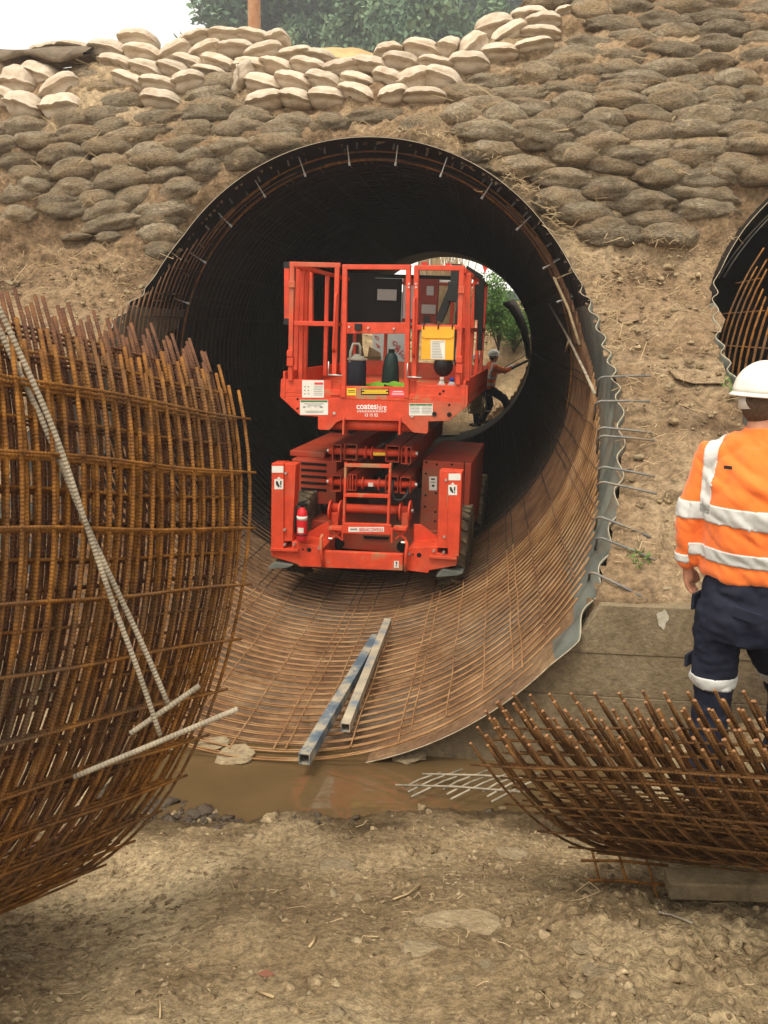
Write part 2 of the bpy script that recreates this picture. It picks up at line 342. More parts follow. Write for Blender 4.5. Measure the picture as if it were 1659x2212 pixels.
# ------------------------------------------------------------------ the setting: ground, water, bank
GY=np.array([-3,0,1.5,2,2.6,3,3.4,3.8,4.05,4.3,4.6,6]); GZ=np.array([1.0,.95,.85,.74,.55,.38,.26,.17,.085,-.02,-.09,-.1])
def ground_base(x,y):
    z=np.interp(y,GY,GZ)
    z=z+.55*sstep(.95,2.3,x)*sstep(3.5,4.3,y)+.42*sstep(-1.25,-1.7,x)*sstep(3.9,4.4,y)-.13*sstep(-.7,-1.7,x)*sstep(4.0,3.2,y)*sstep(2.2,2.7,y)
    return z
def ground_z(x,y):
    x=np.atleast_1d(np.asarray(x,float)); y=np.atleast_1d(np.asarray(y,float)); z=ground_base(x,y)
    P=np.stack([x,y,x*0],1); rough=.38+.9*sstep(.1,.9,x)*sstep(3.5,2.6,y)+.25*sstep(-.1,.4,fbm(P*.9,2,9))
    damp=.8+.2*sstep(4.3,3.8,y)
    z=z+damp*(.045*fbm(P*1.1,3,3)+rough*(.034*fbm(P*4.2,4,5,.55)+.015*np.abs(fbm(P*13,3,8,.6))+.008*fbm(P*36,2,12)))
    return z
def grid_obj(name,V,nu,nv,keep=None,m=None,smooth=True):
    i=np.arange(nu*nv).reshape(nu,nv)
    F=np.stack([i[:-1,:-1],i[1:,:-1],i[1:,1:],i[:-1,1:]],-1).reshape(-1,4)
    if keep is not None: F=F[keep[F].all(1)]
    me=bpy.data.meshes.new(name); me.from_pydata(V.tolist(),[],F.tolist()); me.update()
    me.polygons.foreach_set('use_smooth',[smooth]*len(me.polygons)); me.materials.append(m)
    o=bpy.data.objects.new(name,me); COL.objects.link(o); return o
xs=np.arange(-3.2,4.2,.0125); ys=np.arange(1.2,5.3,.0125)
Xg,Yg=np.meshgrid(xs,ys,indexing='ij'); zg=ground_z(Xg.ravel(),Yg.ravel())
V=np.stack([Xg.ravel(),Yg.ravel(),zg],1)
sg,Xp,_=to_pf(V); keep=~((np.abs(Xp)<2.0)&(sg>4.9)&(np.abs(Xp)<2.0))
tag(grid_obj('ground',V,len(xs),len(ys),None,M['ground']),kind='structure')
xs=np.concatenate([np.linspace(-200,-3.1,14),np.linspace(4.1,200,14)]); 
def flat(name,x0,x1,y0,y1,z,m):
    mb=MB().add([(x0,y0,z),(x1,y0,z),(x1,y1,z),(x0,y1,z)],[(0,1,2,3)]); return tag(mb.build(name,m),kind='structure')
flat('terrain',-400,400,-200,700,-.45,M['hill'])
# the near bank the photographer stands on, to each side and behind
def near_terrain():
    xs=np.linspace(-16,16,65); ys=np.linspace(-10,5.4,40); X,Y=np.meshgrid(xs,ys,indexing='ij')
    Z=ground_base(X.ravel(),Y.ravel())-.1-.25*(np.abs(X.ravel()+0)<3.0)*sstep(1.0,1.4,Y.ravel())
    tag(grid_obj('near_terrain',np.stack([X.ravel(),Y.ravel(),Z],1),65,40,None,M['ground']),kind='structure')
near_terrain()
mb=MB().add([(-2.6,3.5,.088),(2.0,3.5,.088),tuple(pf(4.72,2.2,.088)),tuple(pf(4.72,-2.2,.088))],[(0,1,2,3)])
tag(mb.build('water',M['water']),kind='structure')
XC2=5.38
CREST_X=np.array([-8,-4.6,-3.3,-2.2,-1.2,-.5,-.1,.5,1.0,1.5,2.2,3.0,5,11]); CREST_Z=np.array([5.5,5.5,5.58,5.66,5.68,5.58,5.52,5.5,5.56,5.82,6.1,6.5,7.2,7.6])
def bank():
    prof=[(4.9,-.6)]+[(float(emb_s(z)),z) for z in np.concatenate([np.arange(1.1,7.7,.04)])]
    back=[(float(emb_s(7.7))+d,7.7) for d in (.1,.3,.7,1.2,2,3,4,5,6)]
    dn=[(19.2+.03*(7.7-z)*10+(7.7-z)*.36,z) for z in np.arange(7.5,-.6,-.12)]
    prof=np.array(prof+back+dn); front=len(prof)-len(dn)-len(back)
    Xs=np.arange(-8,11,.042); n=len(prof)
    X,s0=np.meshgrid(Xs,prof[:,0],indexing='ij'); _,z0=np.meshgrid(Xs,prof[:,1],indexing='ij')
    X=X.ravel();s0=s0.ravel();z0=z0.ravel(); fr=np.tile(np.arange(n)<front,len(Xs))
    P=np.stack([X,s0*.8,z0],1); zc=np.interp(X,CREST_X,CREST_Z)+.05*fbm(np.stack([X,s0*.3,0*X],1),3,2)
    nz=.08*fbm(P*1.0,3,21)+.06*fbm(P*3.3,4,25,.6)+.045*np.abs(fbm(P*8,3,27,.65))
    ledge=.08*sstep(.25,.45,fbm(P*np.array([1.3,1.3,3.2]),2,31))
    amp=np.where(fr,1,.4)*sstep(-.1,.35,np.minimum(np.abs(np.hypot(X,z0-RC)-RC),np.abs(np.hypot(X-XC2,z0-RC)-RC))+.12)
    s1=s0-(nz+ledge)*amp*.9+.06*sstep(3.0,3.4,z0)*fr
    z1=np.minimum(z0+nz*.25*amp,zc)
    keep=np.ones(len(X),bool); X=X.copy()
    for xc in (0,XC2):
        for _ in range(1):
            dx=X-xc; dz=z1-RC; r=np.hypot(dx,dz)+1e-9
            keep&=r>RC-.035
            nr=np.abs(r-(RC+.012))<.036
            X[nr]=xc+dx[nr]/r[nr]*(RC+.012); z1[nr]=RC+dz[nr]/r[nr]*(RC+.012)
    V=pf(s1,X,z1)
    o=grid_obj('bank_terrain',V,len(Xs),n,keep,M['dirt']); tag(o,kind='structure')
bank()
# ------------------------------------------------------------------ culverts (steel shell + lip)
def zang(th,R): return RC+R*np.sin(th)       # th from +X, counter-clockwise
def culvert(name,label,xc,S_END=21.9,n=640):
    root=thing(name,label,'culvert',tuple(pf(8,xc,0)))
    th=np.arange(n)*2*math.pi/n; u=np.concatenate([np.arange(0,5.2,.025),np.arange(5.25,13.3,.5)])
    rows=[]
    z=zang(th,RC); ms=mouth_s(z)-.04
    U=u[:,None]; s=ms[None]+U; s=np.where(U>=5.2,ms[None]+5.2+(S_END-ms[None]-5.2)*(U-5.2)/(13.25-5.2),s)
    amp=.0275*np.where(U<4.8,1,0)
    # the upper step is finished with a plain collar: no corrugation shows on its edge
    plain=sstep(3.0,3.3,z)[None]*(U<.7)+sstep(.95,.75,z)[None]*(U<.5); plain=np.clip(plain,0,1)
    r=RC-.0+amp*(1-plain)*np.cos(2*np.pi*s/.27)
    V=pf(s,xc+r*np.cos(th)[None],RC+r*np.sin(th)[None]).reshape(-1,3)
    nu=len(u); i=np.arange(nu*n).reshape(nu,n); j=np.roll(i,-1,1)
    F=np.stack([i[:-1],j[:-1],j[1:],i[1:]],-1).reshape(-1,4)
    me=bpy.data.meshes.new('steel_shell'); me.from_pydata(V.tolist(),[],F.tolist()); me.update()
    me.polygons.foreach_set('use_smooth',[True]*len(F))
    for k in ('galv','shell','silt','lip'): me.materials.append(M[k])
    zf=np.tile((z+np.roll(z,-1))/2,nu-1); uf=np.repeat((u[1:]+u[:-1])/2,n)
    mi=np.where((zf<1.0)&(uf<4.2),2,np.where((zf>2.9)|(uf>1.6),1,0)); mi=np.where((zf<1.05)&(uf<.3)&(zf>.8),0,mi)  # same steel darkened overhead and inward: unlit interior put into the colour
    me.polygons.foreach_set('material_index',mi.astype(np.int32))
    o=bpy.data.objects.new('steel_shell',me); COL.objects.link(o)
    m=o.modifiers.new('solid','SOLIDIFY'); m.thickness=.007; m.offset=-1 ; m.material_offset_rim=0
    o.parent=root; o.matrix_parent_inverse=parent_world(root).inverted()
    # cut edge along the mouth, its skylit gleam put into a cream colour
    e=MB(); e.tube(V[:n]+0*AX,.0035,5,closed=True); e.build('cut_edge',M['lip'],root,True,world=True)
    return root
CUL=culvert('culvert','large corrugated steel culvert holding the red lift, dark inside with a wavy pale rim',0)
CUL2=culvert('culvert','second corrugated steel culvert at the right edge, cut off by the frame',XC2)
# spacer bolts round the crown of the main culvert
def crown_bolts():
    for k,deg in enumerate((160,147,134,121,108,95,82,69,56,43,30,20)):
        a=math.radians(deg); s=8.78
        p=pf(s,RC*math.cos(a),RC+RC*math.sin(a)); q=pf(s+.02,(RC-.17)*math.cos(a),RC+(RC-.17)*math.sin(a))
        mb=MB(); mb.tube([p,q],.0065,6); mb.tube([q-.012*(q-p)/.17,q+.02*(q-p)/.17],.013,6); mb.build('spacer_bolt',M['steel'],CUL,world=True)
    for k in range(34):
        a=math.radians(168-4.75*k+random.uniform(-1,1)); s=8.9 if k%2 else 8.72
        p=pf(s,(RC-.0)*math.cos(a),RC+RC*math.sin(a)); q=pf(s-.03,(RC-.06)*math.cos(a),RC+(RC-.06)*math.sin(a))
        MB().tube([p,q],.011,6).build('bolt_stub',M['bar_steel'],CUL,world=True)
crown_bolts()
# ------------------------------------------------------------------ rebar liner inside the culverts
LZ=np.array([-.2,.1,.7,1.12,1.5,1.75,2.1,2.4,2.6,3.3,4.45]); LS=np.array([4.5,4.5,4.5,4.73,5.45,6.1,6.8,7.4,7.95,8.62,9.0])
def liner_zmax(s): return float(np.interp(s,LS[2:],LZ[2:])) if s<9.0 else 9
def hoop_pts(s,R,xc,zmax,wob,step=.055,left_extra=0):
    if zmax>=RC+R: a0,a1=0,2*math.pi*.9999
    else:
        k=math.asin(max(-1,min(1,(zmax-RC)/R))); k2=min(1.35,k+left_extra); a0,a1=math.pi-k2,2*math.pi+k
    a=np.linspace(a0,a1,max(8,int((a1-a0)*R/.11)))
    P=np.stack([a*3,a*0+s*7,a*0],1); w=wob*vnoise(P,3)
    return pf(s+w,xc+R*np.cos(a),RC+R*np.sin(a))
def liner(name,label,xc,R,full):
    root=thing(name,label,'rebar cage',tuple(pf(5,xc,.1)))
    sv=[];s=4.5
    while s<19.2: sv.append(s); s+=.052 if s<9.2 else .085
    for k,s in enumerate(sv):
        zm=liner_zmax(s); rr=R+(.012 if k%2 else -.004)
        pts=hoop_pts(s,rr,xc,zm,.012,left_extra=.22 if 5.2<s<8.9 else 0)
        mb=None
        if k<100:
            MB().tube(pts,.0062,5).build('hoop_bar',M['rust_clay' if s<7.3 else 'liner_brown' if s<8.9 else 'deep'],root,True,world=True)  # tone steps darker inward in place of fading daylight
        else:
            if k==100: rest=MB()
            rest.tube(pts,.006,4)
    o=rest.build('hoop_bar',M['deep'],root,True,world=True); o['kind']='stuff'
    for s,rr in ((8.98,R-.02),(9.02,R+.0),(8.86,R+.04)):
        a=np.linspace(-.2,math.pi+.2,70); MB().tube(pf(s+.02*np.sin(a*3),xc+rr*np.cos(a),RC+rr*np.sin(a)),.0085,6).build('mouth_hoop',M['rust'],root,True,world=True)
    for k in range(48):
        a=-math.pi/2+(k-24)*2*math.pi/48+.02*math.sin(k*5)
        for dbl in (0,.035):
            if dbl and k%3: continue
            z=RC+R*math.sin(a); zq=z
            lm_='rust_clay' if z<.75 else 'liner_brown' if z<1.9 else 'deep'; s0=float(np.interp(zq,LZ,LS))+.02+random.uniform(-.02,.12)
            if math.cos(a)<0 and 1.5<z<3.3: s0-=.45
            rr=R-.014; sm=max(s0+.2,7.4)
            for sa,sb,mm in ((s0,sm,'rust_clay' if z<.75 else 'liner_brown'),(sm,19.2,'deep')):  # inner lengths coloured dark for the unlit pipe
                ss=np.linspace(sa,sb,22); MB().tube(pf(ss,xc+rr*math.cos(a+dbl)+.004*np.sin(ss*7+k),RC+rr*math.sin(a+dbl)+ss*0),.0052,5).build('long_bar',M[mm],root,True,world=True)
    return root
LIN=liner('rebar_liner','rusty rebar lining of hoops inside the culvert that holds the lift',0,2.15,True)
def liner2():
    root=thing('rebar_liner','rusty rebar lining with ragged bar ends in the culvert cut off at right',"rebar cage",tuple(pf(5,XC2,.1)))
    k=0; s=5.55
    while s<7.75:
        zm=2.25+(s-5.55)*.5+random.uniform(-.16,.16); R=2.15-.02*(k%2); a1=math.asin(min(.999,max(-.99,(zm-RC)/R)))
        a=np.linspace(math.pi-a1,math.pi*1.5,26); MB().tube(pf(s+0*a,XC2+R*np.cos(a),RC+R*np.sin(a)),.0075,5).build('hoop_bar',M['rust'],root,True,world=True)
        s+=.085; k+=1
    for s in (8.55,8.75):
        a=np.linspace(.2,math.pi-.45,40); MB().tube(pf(s+0*a,XC2+2.12*np.cos(a),RC+2.12*np.sin(a)),.0075,5).build('hoop_bar',M['bar_steel'],root,True,world=True)
    for k in range(14):
        a=math.pi+.9-k*.13; z=RC+2.13*math.sin(a); s0=max(5.5,5.55+(z-2.25)/.5)+random.uniform(0,.1)
        if s0>7.6: continue
        ss=np.linspace(s0,7.9,12); MB().tube(pf(ss,XC2+2.13*math.cos(a)+0*ss,RC+2.13*math.sin(a)+0*ss),.006,5).build('long_bar',M['rust'],root,True,world=True)
liner2()
MB().prism([(2.1*math.cos(a),2.1*math.sin(a)) for a in np.linspace(0,2*math.pi,40)[:-1]],.05,pf(15.,XC2,RC),SD,ZU,-AX).build('daylight_blocker',M['shell'],CUL2,world=True)  # added disc blocking far-end daylight so the second pipe reads dark
# bent starter bars hooked over the right lip
def zC(x,y): return ((1400+x*.4972)*.78366,(600+y*.4972)*.78366)     # zoomed view of the right lip -> picture units
for (bx,by,tx,ty) in [(490,885,770,870),(475,1015,765,1008),(490,1155,780,1178),(490,1200,790,1218),(495,1365,790,1412),(490,1445,800,1505),(480,1630,765,1735),(480,1740,790,1858),(440,1925,745,2068)]:
    A=emb_hit(*zC(bx,by))-AX*.17; T=emb_hit(*zC(tx,ty))-AX*.17; sA,XA,zA_=to_pf(A)
    leg=[pf(sA+.34,XA+.03,zA_-.16),pf(sA+.16,XA+.015,zA_-.07),pf(sA+.05,XA,zA_-.018)]
    bend=[A+(T-A)*k+ZU*h for k,h in ((.03,.004),(.09,.012),(.2,.01))]
    MB().tube(leg+bend+[A+(T-A)*.6+ZU*.008,T],.0085,6).build('bent_starter_bar',M['bar_steel'],LIN,True,world=True)
# loose rods and laths against the right wall of the main culvert
for (pts,r,m,lab) in [
    ([(1186,655),(1225,725),(1262,800),(1285,850)],.013,'bar_grey','long pale rod leaning along the right inner wall of the culvert'),
    ([(1197,600),(1228,668),(1252,745)],.014,'timber','thin brown lath against the upper right wall of the culvert'),
    ([(1222,760),(1230,735)],.016,'straw','short pale offcut stick lodged on the right inner wall of the culvert')]:
    P=[cyl_hit(u,v,2.09) for u,v in pts]
    tag(MB().tube(P,r,6).build('loose_rod',M[m],None,True),lab,'rod')
# ------------------------------------------------------------------ concrete headwalls beside the pipe ends
def headwall(name,label,side,x1):
    root=thing(name,label,'wall',tuple(pf(4.75,side*2.2,-.2)))
    top=1.12; a0=math.asin((top-RC)/2.285); a1=math.asin((-.0-RC+.02)/2.285)
    arc=[(2.285*math.cos(a),RC+2.285*math.sin(a)) for a in np.linspace(a0,a1,26)]
    poly=[(x1,top),*arc,(x1,-.02)]
    # board marks: the face is built in courses, each a few mm proud of the next
    zs=[-.02,.3,.55,.82,top]; 
    for k in range(4):
        zl,zh=zs[k],zs[k+1]
        aa=[(2.285*math.cos(a),RC+2.285*math.sin(a)) for a in np.linspace(math.asin((zl+.001-RC)/2.285),math.asin((zh-.001-RC)/2.285),9)]
        pl=[(q[0]*side,q[1]) for q in aa]+[(x1*side,zh-.0015),(x1*side,zl+.0015)]
        if side<0: pl=pl[::-1]
        O=pf(4.70-(.006 if k%2 else 0),0,0)
        MB().prism(pl,.22,O,SD,ZU,-AX).build('board_course',M['concrete'],root,world=True,bevel=.004)
    return root
HW=headwall('headwall','low board-marked concrete headwall right of the culvert mouth, behind the worker',1,4.6)
headwall('headwall','low concrete headwall left of the culvert mouth, mostly behind the rusty cage',-1,4.6)
mb=MB(); a=np.linspace(0,2*math.pi,22)[:-1]
sX=to_pf(emb_hit(1416,1320)); 
mb.prism([(sX[1]+.03*math.cos(t)*(1+.25*math.sin(3*t)+.1*math.cos(7*t)),1.05+.055*math.sin(t)*(1+.2*math.cos(5*t))) for t in a],.004,pf(4.688,0,0),SD,ZU,-AX).build('lime_patch',M['lime'],HW,world=True)
# ------------------------------------------------------------------ sandbags
def bag_mesh(name,m,seed,lip):
    nx,na=(34,34) if lip else (46,34); rs=np.random.RandomState(seed)
    x=np.sin(np.linspace(-1,1,nx)*math.pi/2*.97)/math.sin(math.pi/2*.97)
    a=np.linspace(0,2*math.pi,na,endpoint=False)
    e=(1-np.abs(x)**(3.4 if lip else 1.8))**(.5 if lip else .72)
    if not lip: e=np.maximum(e,.05)
    e=np.maximum(e,.12 if lip else .06)
    X,Am=np.meshgrid(x,a,indexing='ij'); E=e[:,None]
    c,s=np.cos(Am),np.sin(Am)
    y=-(np.sign(c)*np.abs(c)**.8)*E*.5; z=np.sign(s)*np.abs(s)**.85*E*.5
    Xw=X*.5
    if lip:   # closed mouth: the hem is a thin jagged flange, the underside tucks in beneath it
        T=(1-np.abs(x)**3.2)**.55; T=np.maximum(T,.06); Ey=np.maximum((1-np.abs(x)**5)**.4,.25)
        tilt=rs.uniform(-.26,.26); bow=rs.uniform(-.02,.12); jag=np.convolve(rs.uniform(-1,1,nx+4),[.25,.5,.25],'same')[2:-2]
        zl=-.03+tilt*x+bow*(1-x*x)+.035*jag
        nU,nL=20,14; rowsY=[];rowsZ=[]
        for t in np.linspace(0,1,nU): al=math.pi*t; rowsY.append(Ey*(.5 if math.cos(al)>0 else .5)*math.copysign(abs(math.cos(al))**.75,math.cos(al))); rowsZ.append(zl*t+.5*T*math.sin(al)**.85)
        lipx=.10+.03*jag
        rowsY+= [-.5*Ey-lipx*.55,-.5*Ey-lipx,-.5*Ey-lipx*.95,-.42*Ey]; rowsZ+=[zl+.01,zl-.015,zl-.05,zl-.055]
        for t in np.linspace(.08,1,nL): be=math.pi*t; rowsY.append(Ey*(-.40*math.cos(be) if be<math.pi/2 else -.5*math.cos(be))); rowsZ.append((zl-.055)*(1-t)-.5*T*math.sin(be)**.7)
        y=np.stack(rowsY,1); z=np.stack(rowsZ,1); a=np.zeros(y.shape[1]); Xw=np.repeat((x*.5)[:,None],y.shape[1],1)
    V=np.stack([Xw,y,z],-1).reshape(-1,3)
    d=fbm(V*np.array([3,4,5])+seed*3.1,4,seed)[:,None]
    V=V*(1+(.05 if lip else .12)*d)
    if not lip: V=V*(1+.045*fbm(V*np.array([11,8,6])+seed,3,seed+9,.6)[:,None])
    V[:,2]+=(.03 if lip else .09)*fbm(V*np.array([2.2,2,0])+seed*9.7,2,seed+3)
    if not lip: V[:,2]=np.maximum(V[:,2],-.42)
    n=nx;k=len(a); i=np.arange(n*k).reshape(n,k); j=np.roll(i,-1,1)
    F=[tuple(q) for q in np.stack([i[:-1],j[:-1],j[1:],i[1:]],-1).reshape(-1,4)]+[tuple(i[0][::-1]),tuple(i[-1])]
    if lip:   # hem frayed out along the seam: only inside faces near the lip are affected by the noise
        pass
    me=bpy.data.meshes.new(name); me.from_pydata(V.tolist(),[],F); me.update(); me.polygons.foreach_set('use_smooth',[True]*len(F)); me.materials.append(m); return me
WB=[bag_mesh('sandbag',M['bag_white'],40+i,True) for i in range(9)]
BB=[bag_mesh('sandbag',M['bag_brown'],60+i,False) for i in range(12)]
def put_bag(P,w,h,dep,ang,me,lean=0,yaw=0,out=.3):
    o=bpy.data.objects.new('sandbag',me); COL.objects.link(o)
    Yv=np.array(AX); Xv=np.array(SD)
    R=Matrix(((Xv[0],Yv[0],0),(Xv[1],Yv[1],0),(0,0,1)))
    R=R@Matrix.Rotation(yaw,3,'Z')@Matrix.Rotation(math.radians(ang),3,'Y')@Matrix.Rotation(lean,3,'X')
    o.rotation_euler=R.to_euler(); o.scale=(w,dep,h); o.location=P+AX*(dep*.5-dep*out); return o
def z1(x,y): return (x*.50074,y*.50074)
def z2(x,y): return (828.3+x*.50074,y*.50074)
WHITE=[]   # (rough course, picture u, v, w, h, angle) read off the photograph, then stood on the bank where they lie
def rows(course,f,L):
    for q in L: u,v=f(q[0],q[1]); WHITE.append((course,u,v,q[2]*.50074,q[3]*.50074,q[4] if len(q)>4 else 0))
rows(0,z1,[(215,218,150,55),(330,222,150,55),(475,225,165,75),(595,178,150,75),(850,170,135,62,-6),(980,164,155,55,-6),(1100,167,145,55,2),(1195,168,90,62,-24)])
rows(1,z1,[(620,240,155,72),(755,235,140,78,-12),(890,228,152,72,-9),(1020,222,165,64,-9),(1140,235,165,74),(1275,242,150,62,-12),(1385,245,115,50,6)])
rows(1,z2,[(20,228,120,62),(170,222,160,78,4),(265,217,80,105,52),(385,212,130,95,-34),(500,230,150,65,-6)])
rows(0,z2,[(480,120,155,95,-24),(540,158,160,80,-18),(625,82,160,72,-14),(685,107,150,70,-16),(670,155,172,62,-6),(640,206,165,56,0),(770,56,64,42,-22)])
rows(2,z1,[(510,290,155,78,12),(645,307,152,68,9),(760,310,145,64,11),(830,280,150,60,9),(945,278,145,64,13),(1085,295,155,70,13),(1200,298,145,64,9),(1335,298,155,68,0),(1480,295,160,68,0),(1600,282,150,68,10)])
rows(2,z2,[(75,277,155,74),(225,287,155,58,0),(370,281,160,84,-16)])
rows(3,z1,[(570,362,155,64,13),(690,370,165,64,9),(820,362,140,84,-16),(910,316,140,46,9),(1042,347,72,125,58),(1145,365,155,74,12),(1265,362,155,74,5),(1400,357,145,74,0),(1545,357,145,64,11)])
rows(3,z2,[(25,345,125,74),(130,347,145,95,-4),(255,350,165,90,9)])
rows(4,z1,[(695,437,155,80,-9),(1145,432,155,78,0),(1280,430,132,72,0),(1415,425,155,76,0),(1540,412,155,74,9)])
rows(4,z2,[(40,410,120,76),(175,418,175,64,0)])
rows(9,z1,[(85,360,145,120,24),(190,335,165,92,4),(262,390,170,98,-14),(15,330,64,104,0),(30,435,90,80,10),(112,465,150,105,-3),(268,463,160,98,-12)])
CN=['topmost','second','third','fourth','fifth']
white_pos=[]
for c in (0,1,2,3,4,9):
    L=sorted([q for q in WHITE if q[0]==c],key=lambda q:q[1])
    for k,(cc,u,v,w,h,a) in enumerate(L):
        P=emb_hit(u,v); dist=float((P-CAM)@np.array([0,CT,-ST])); sc=dist/FPX
        o=put_bag(P,w*sc*1.1,h*sc*1.14,.42,a*.8,WB[random.randrange(9)],lean=random.uniform(-.1,.02),yaw=random.uniform(-.12,.12),out=.40)
        if c==9: lab=f'pale canvas sandbag, {ORD[k+1]} from the left in the loose heap under the mat'
        else: lab=f'clean cream sandbag, {ORD[k+1]} from the left in the {CN[c]} course of clean bags'
        tag(o,lab,'sandbag','clean cream sandbags on the bank'); white_pos.append((u,v,w,h))
white_pos=np.array(white_pos)
LOWER=np.array([(-400,470),(0,466),(100,478),(200,505),(300,520),(360,520),(400,545),(440,545)]);LOWR=np.array([(1090,400),(1160,455),(1215,500),(1260,528),(1330,530),(1480,525),(1560,470),(1640,400),(1800,300)])
def brown_ok(P,u,v):
    if u<-20 or u>1685 or v<-20: return False
    d=np.hypot((white_pos[:,0]-u)/(white_pos[:,2]*.5+24),(white_pos[:,1]-v)/(white_pos[:,3]*.5+8))
    if d.min()<1: return False
    if v<235 and 470<u<985: return False
    if v<110 and u<1190: return False
    if v<140 and u<1090: return False
    if u<180 and v<262: return False
    if v<150 and u<640: return False
    s,X,z=to_pf(P)
    for xc in (0,XC2):
        if math.hypot(X-xc,z-RC)<RC+.16: return False
    if u<800: return v<np.interp(u,LOWER[:,0],LOWER[:,1])
    return v<np.interp(u,LOWR[:,0],LOWR[:,1])
# brown courses follow the bank from its foot to its top
browns=[]
zz=np.arange(2.5,7.4,.002); ss=emb_s(zz)
# visible spacing between courses is about constant across the line of sight
sight=np.arctan2(zz-CAMZ,ss); vis=np.concatenate([[0],np.cumsum(np.hypot(np.diff(zz),np.diff(ss))*np.abs(np.sin(np.arctan2(np.diff(zz),np.diff(ss))-sight[1:])))])
r=0; w=.02
while w<vis[-1]-.05:
    zr=float(np.interp(w,vis,zz)); x=-6.4+(.25 if r%2 else 0)+RS.uniform(-.1,.1)
    while x<7.6:
        wd_=RS.uniform(.44,.66); hz=RS.uniform(.165,.215); X=x+wd_/2
        z=zr+.07*math.sin(X*1.3+r*.35)+.05*math.sin(X*2.9+r*1.1)+RS.uniform(-.02,.02)-.02*X*(X<0)
        P=pf(emb_s(z),X,z); u,v=project(P)[0]
        if brown_ok(P,u,v): browns.append([r,X,z,wd_,hz,P,u,v])
        x+=wd_*RS.uniform(.82,.92)
    w+=.125; r+=1
rowset=sorted(set(b[0] for b in browns),reverse=True)
seen={}
ROWN={q:i for i,q in enumerate(rowset)}
for side in ('left','over','right'):
    for q in rowset:
        L=[b for b in browns if b[0]==q and (('left' if b[6]<430 else 'over' if b[6]<1080 else 'right')==side)]
        for k,b in enumerate(sorted(L,key=lambda b:b[1])):
            _,X,z,wd_,hz,P,u,v=b
            o=put_bag(P,wd_*1.2,hz*1.26,.36,RS.uniform(-6,6)+(-6 if X<-1 else 3 if X>2 else 0),BB[RS.randint(12)],lean=RS.uniform(-.35,.1),yaw=RS.uniform(-.15,.15),out=.26+RS.uniform(-.06,.07))
            where={'left':'left of the culvert','over':'above the culvert','right':'right of the culvert'}[side]
            c=len({bb[0] for bb in browns if bb[0]>=q and (('left' if bb[6]<430 else 'over' if bb[6]<1080 else 'right')==side)})
            tag(o,f'weathered brown sandbag {where}, {ORD[k+1]} from left in {ORD[min(c,27)]} course down','sandbag','weathered brown sandbags on the bank')

# a few half-buried bags in the bare dirt
for (u,v,w,h,a,lab) in [(235,512,60,22,0,'lone sandbag half sunk in the bare dirt at the upper left'),(345,540,70,36,2,'brown sandbag half buried at the shoulder of the culvert, left side'),(1270,500,50,30,10,'small brown sandbag half buried right beside the culvert shoulder'),(160,512,60,14,-4,'flattened brown sandbag at the foot of the left bag wall')]:
    P=emb_hit(u,v); sc=float((P-CAM)@np.array([0,CT,-ST]))/FPX
    tag(put_bag(P,w*sc*1.2,h*sc*1.3,.3,a,BB[3],out=.3),lab,'sandbag')
# geotextile mat draped at the upper left, over the loose heap
def mat_cloth():
    us=np.linspace(-60,212,40); V=[]
    for i,u in enumerate(us):
        f=i/39
        a=emb_hit(u,122+4*math.sin(u*.03)-3*f); b=emb_hit(u,140+7*math.sin(u*.05)+4*f)
        V+= [a+AX*.5+ZU*.02,a-AX*.12+ZU*.05,b-AX*.36+ZU*(.02+.02*math.sin(u*.11)),b-AX*.33-ZU*.02,a-AX*.08+ZU*.0]
    F=[]
    for i in range(39):
        for k in range(4): F.append((i*5+k,i*5+5+k,i*5+6+k,i*5+k+1))
    o=MB().add(V,F).build('geotextile_mat',M['mat_cloth'],None,True); tag(o,'brown matted cloth overhanging the pale bags at the upper left','mat')
mat_cloth()
# sand heap behind the crest bags and the timber pole, tree line behind
def heap(name,label,cx,cy,z0,rx,ry,h,m,seed):
    n=60; g=np.linspace(-1,1,n); X,Y=np.meshgrid(g,g,indexing='ij'); X=X.ravel();Y=Y.ravel(); r=np.hypot(X,Y)
    z=h*np.clip(1-r**1.5,-.3,1)+.05*fbm(np.stack([X*3,Y*3,X*0],1),4,seed)
    V=np.stack([cx+X*rx,cy+Y*ry,z0+z],1); o=grid_obj(name,V,n,n,None,m); tag(o,label,'sand heap'); return o
p=at_y(690,95,10.6); heap('sand_heap','mound of loose yellow sand behind the crest bags near the pole',p[0]+.1,10.75,5.42,1.3,.75,.55,M['sand'],3)
p=at_y(985,90,10.8); heap('sand_heap','low ridge of yellow sand behind bags right of the crest dip',p[0],10.9,5.42,1.1,.8,.5,M['sand'],5)
p=at_y(548,60,13); 
mb=MB(); k=14; zz_=np.linspace(5.2,10.5,k); mb.tube(np.stack([p[0]+.02*np.sin(zz_),p[1]+0*zz_,zz_],1),np.linspace(.095,.085,k),10)
tag(mb.build('timber_pole',M['pole'],None,True),'weathered timber pole standing behind the sandbags against the trees','pole')
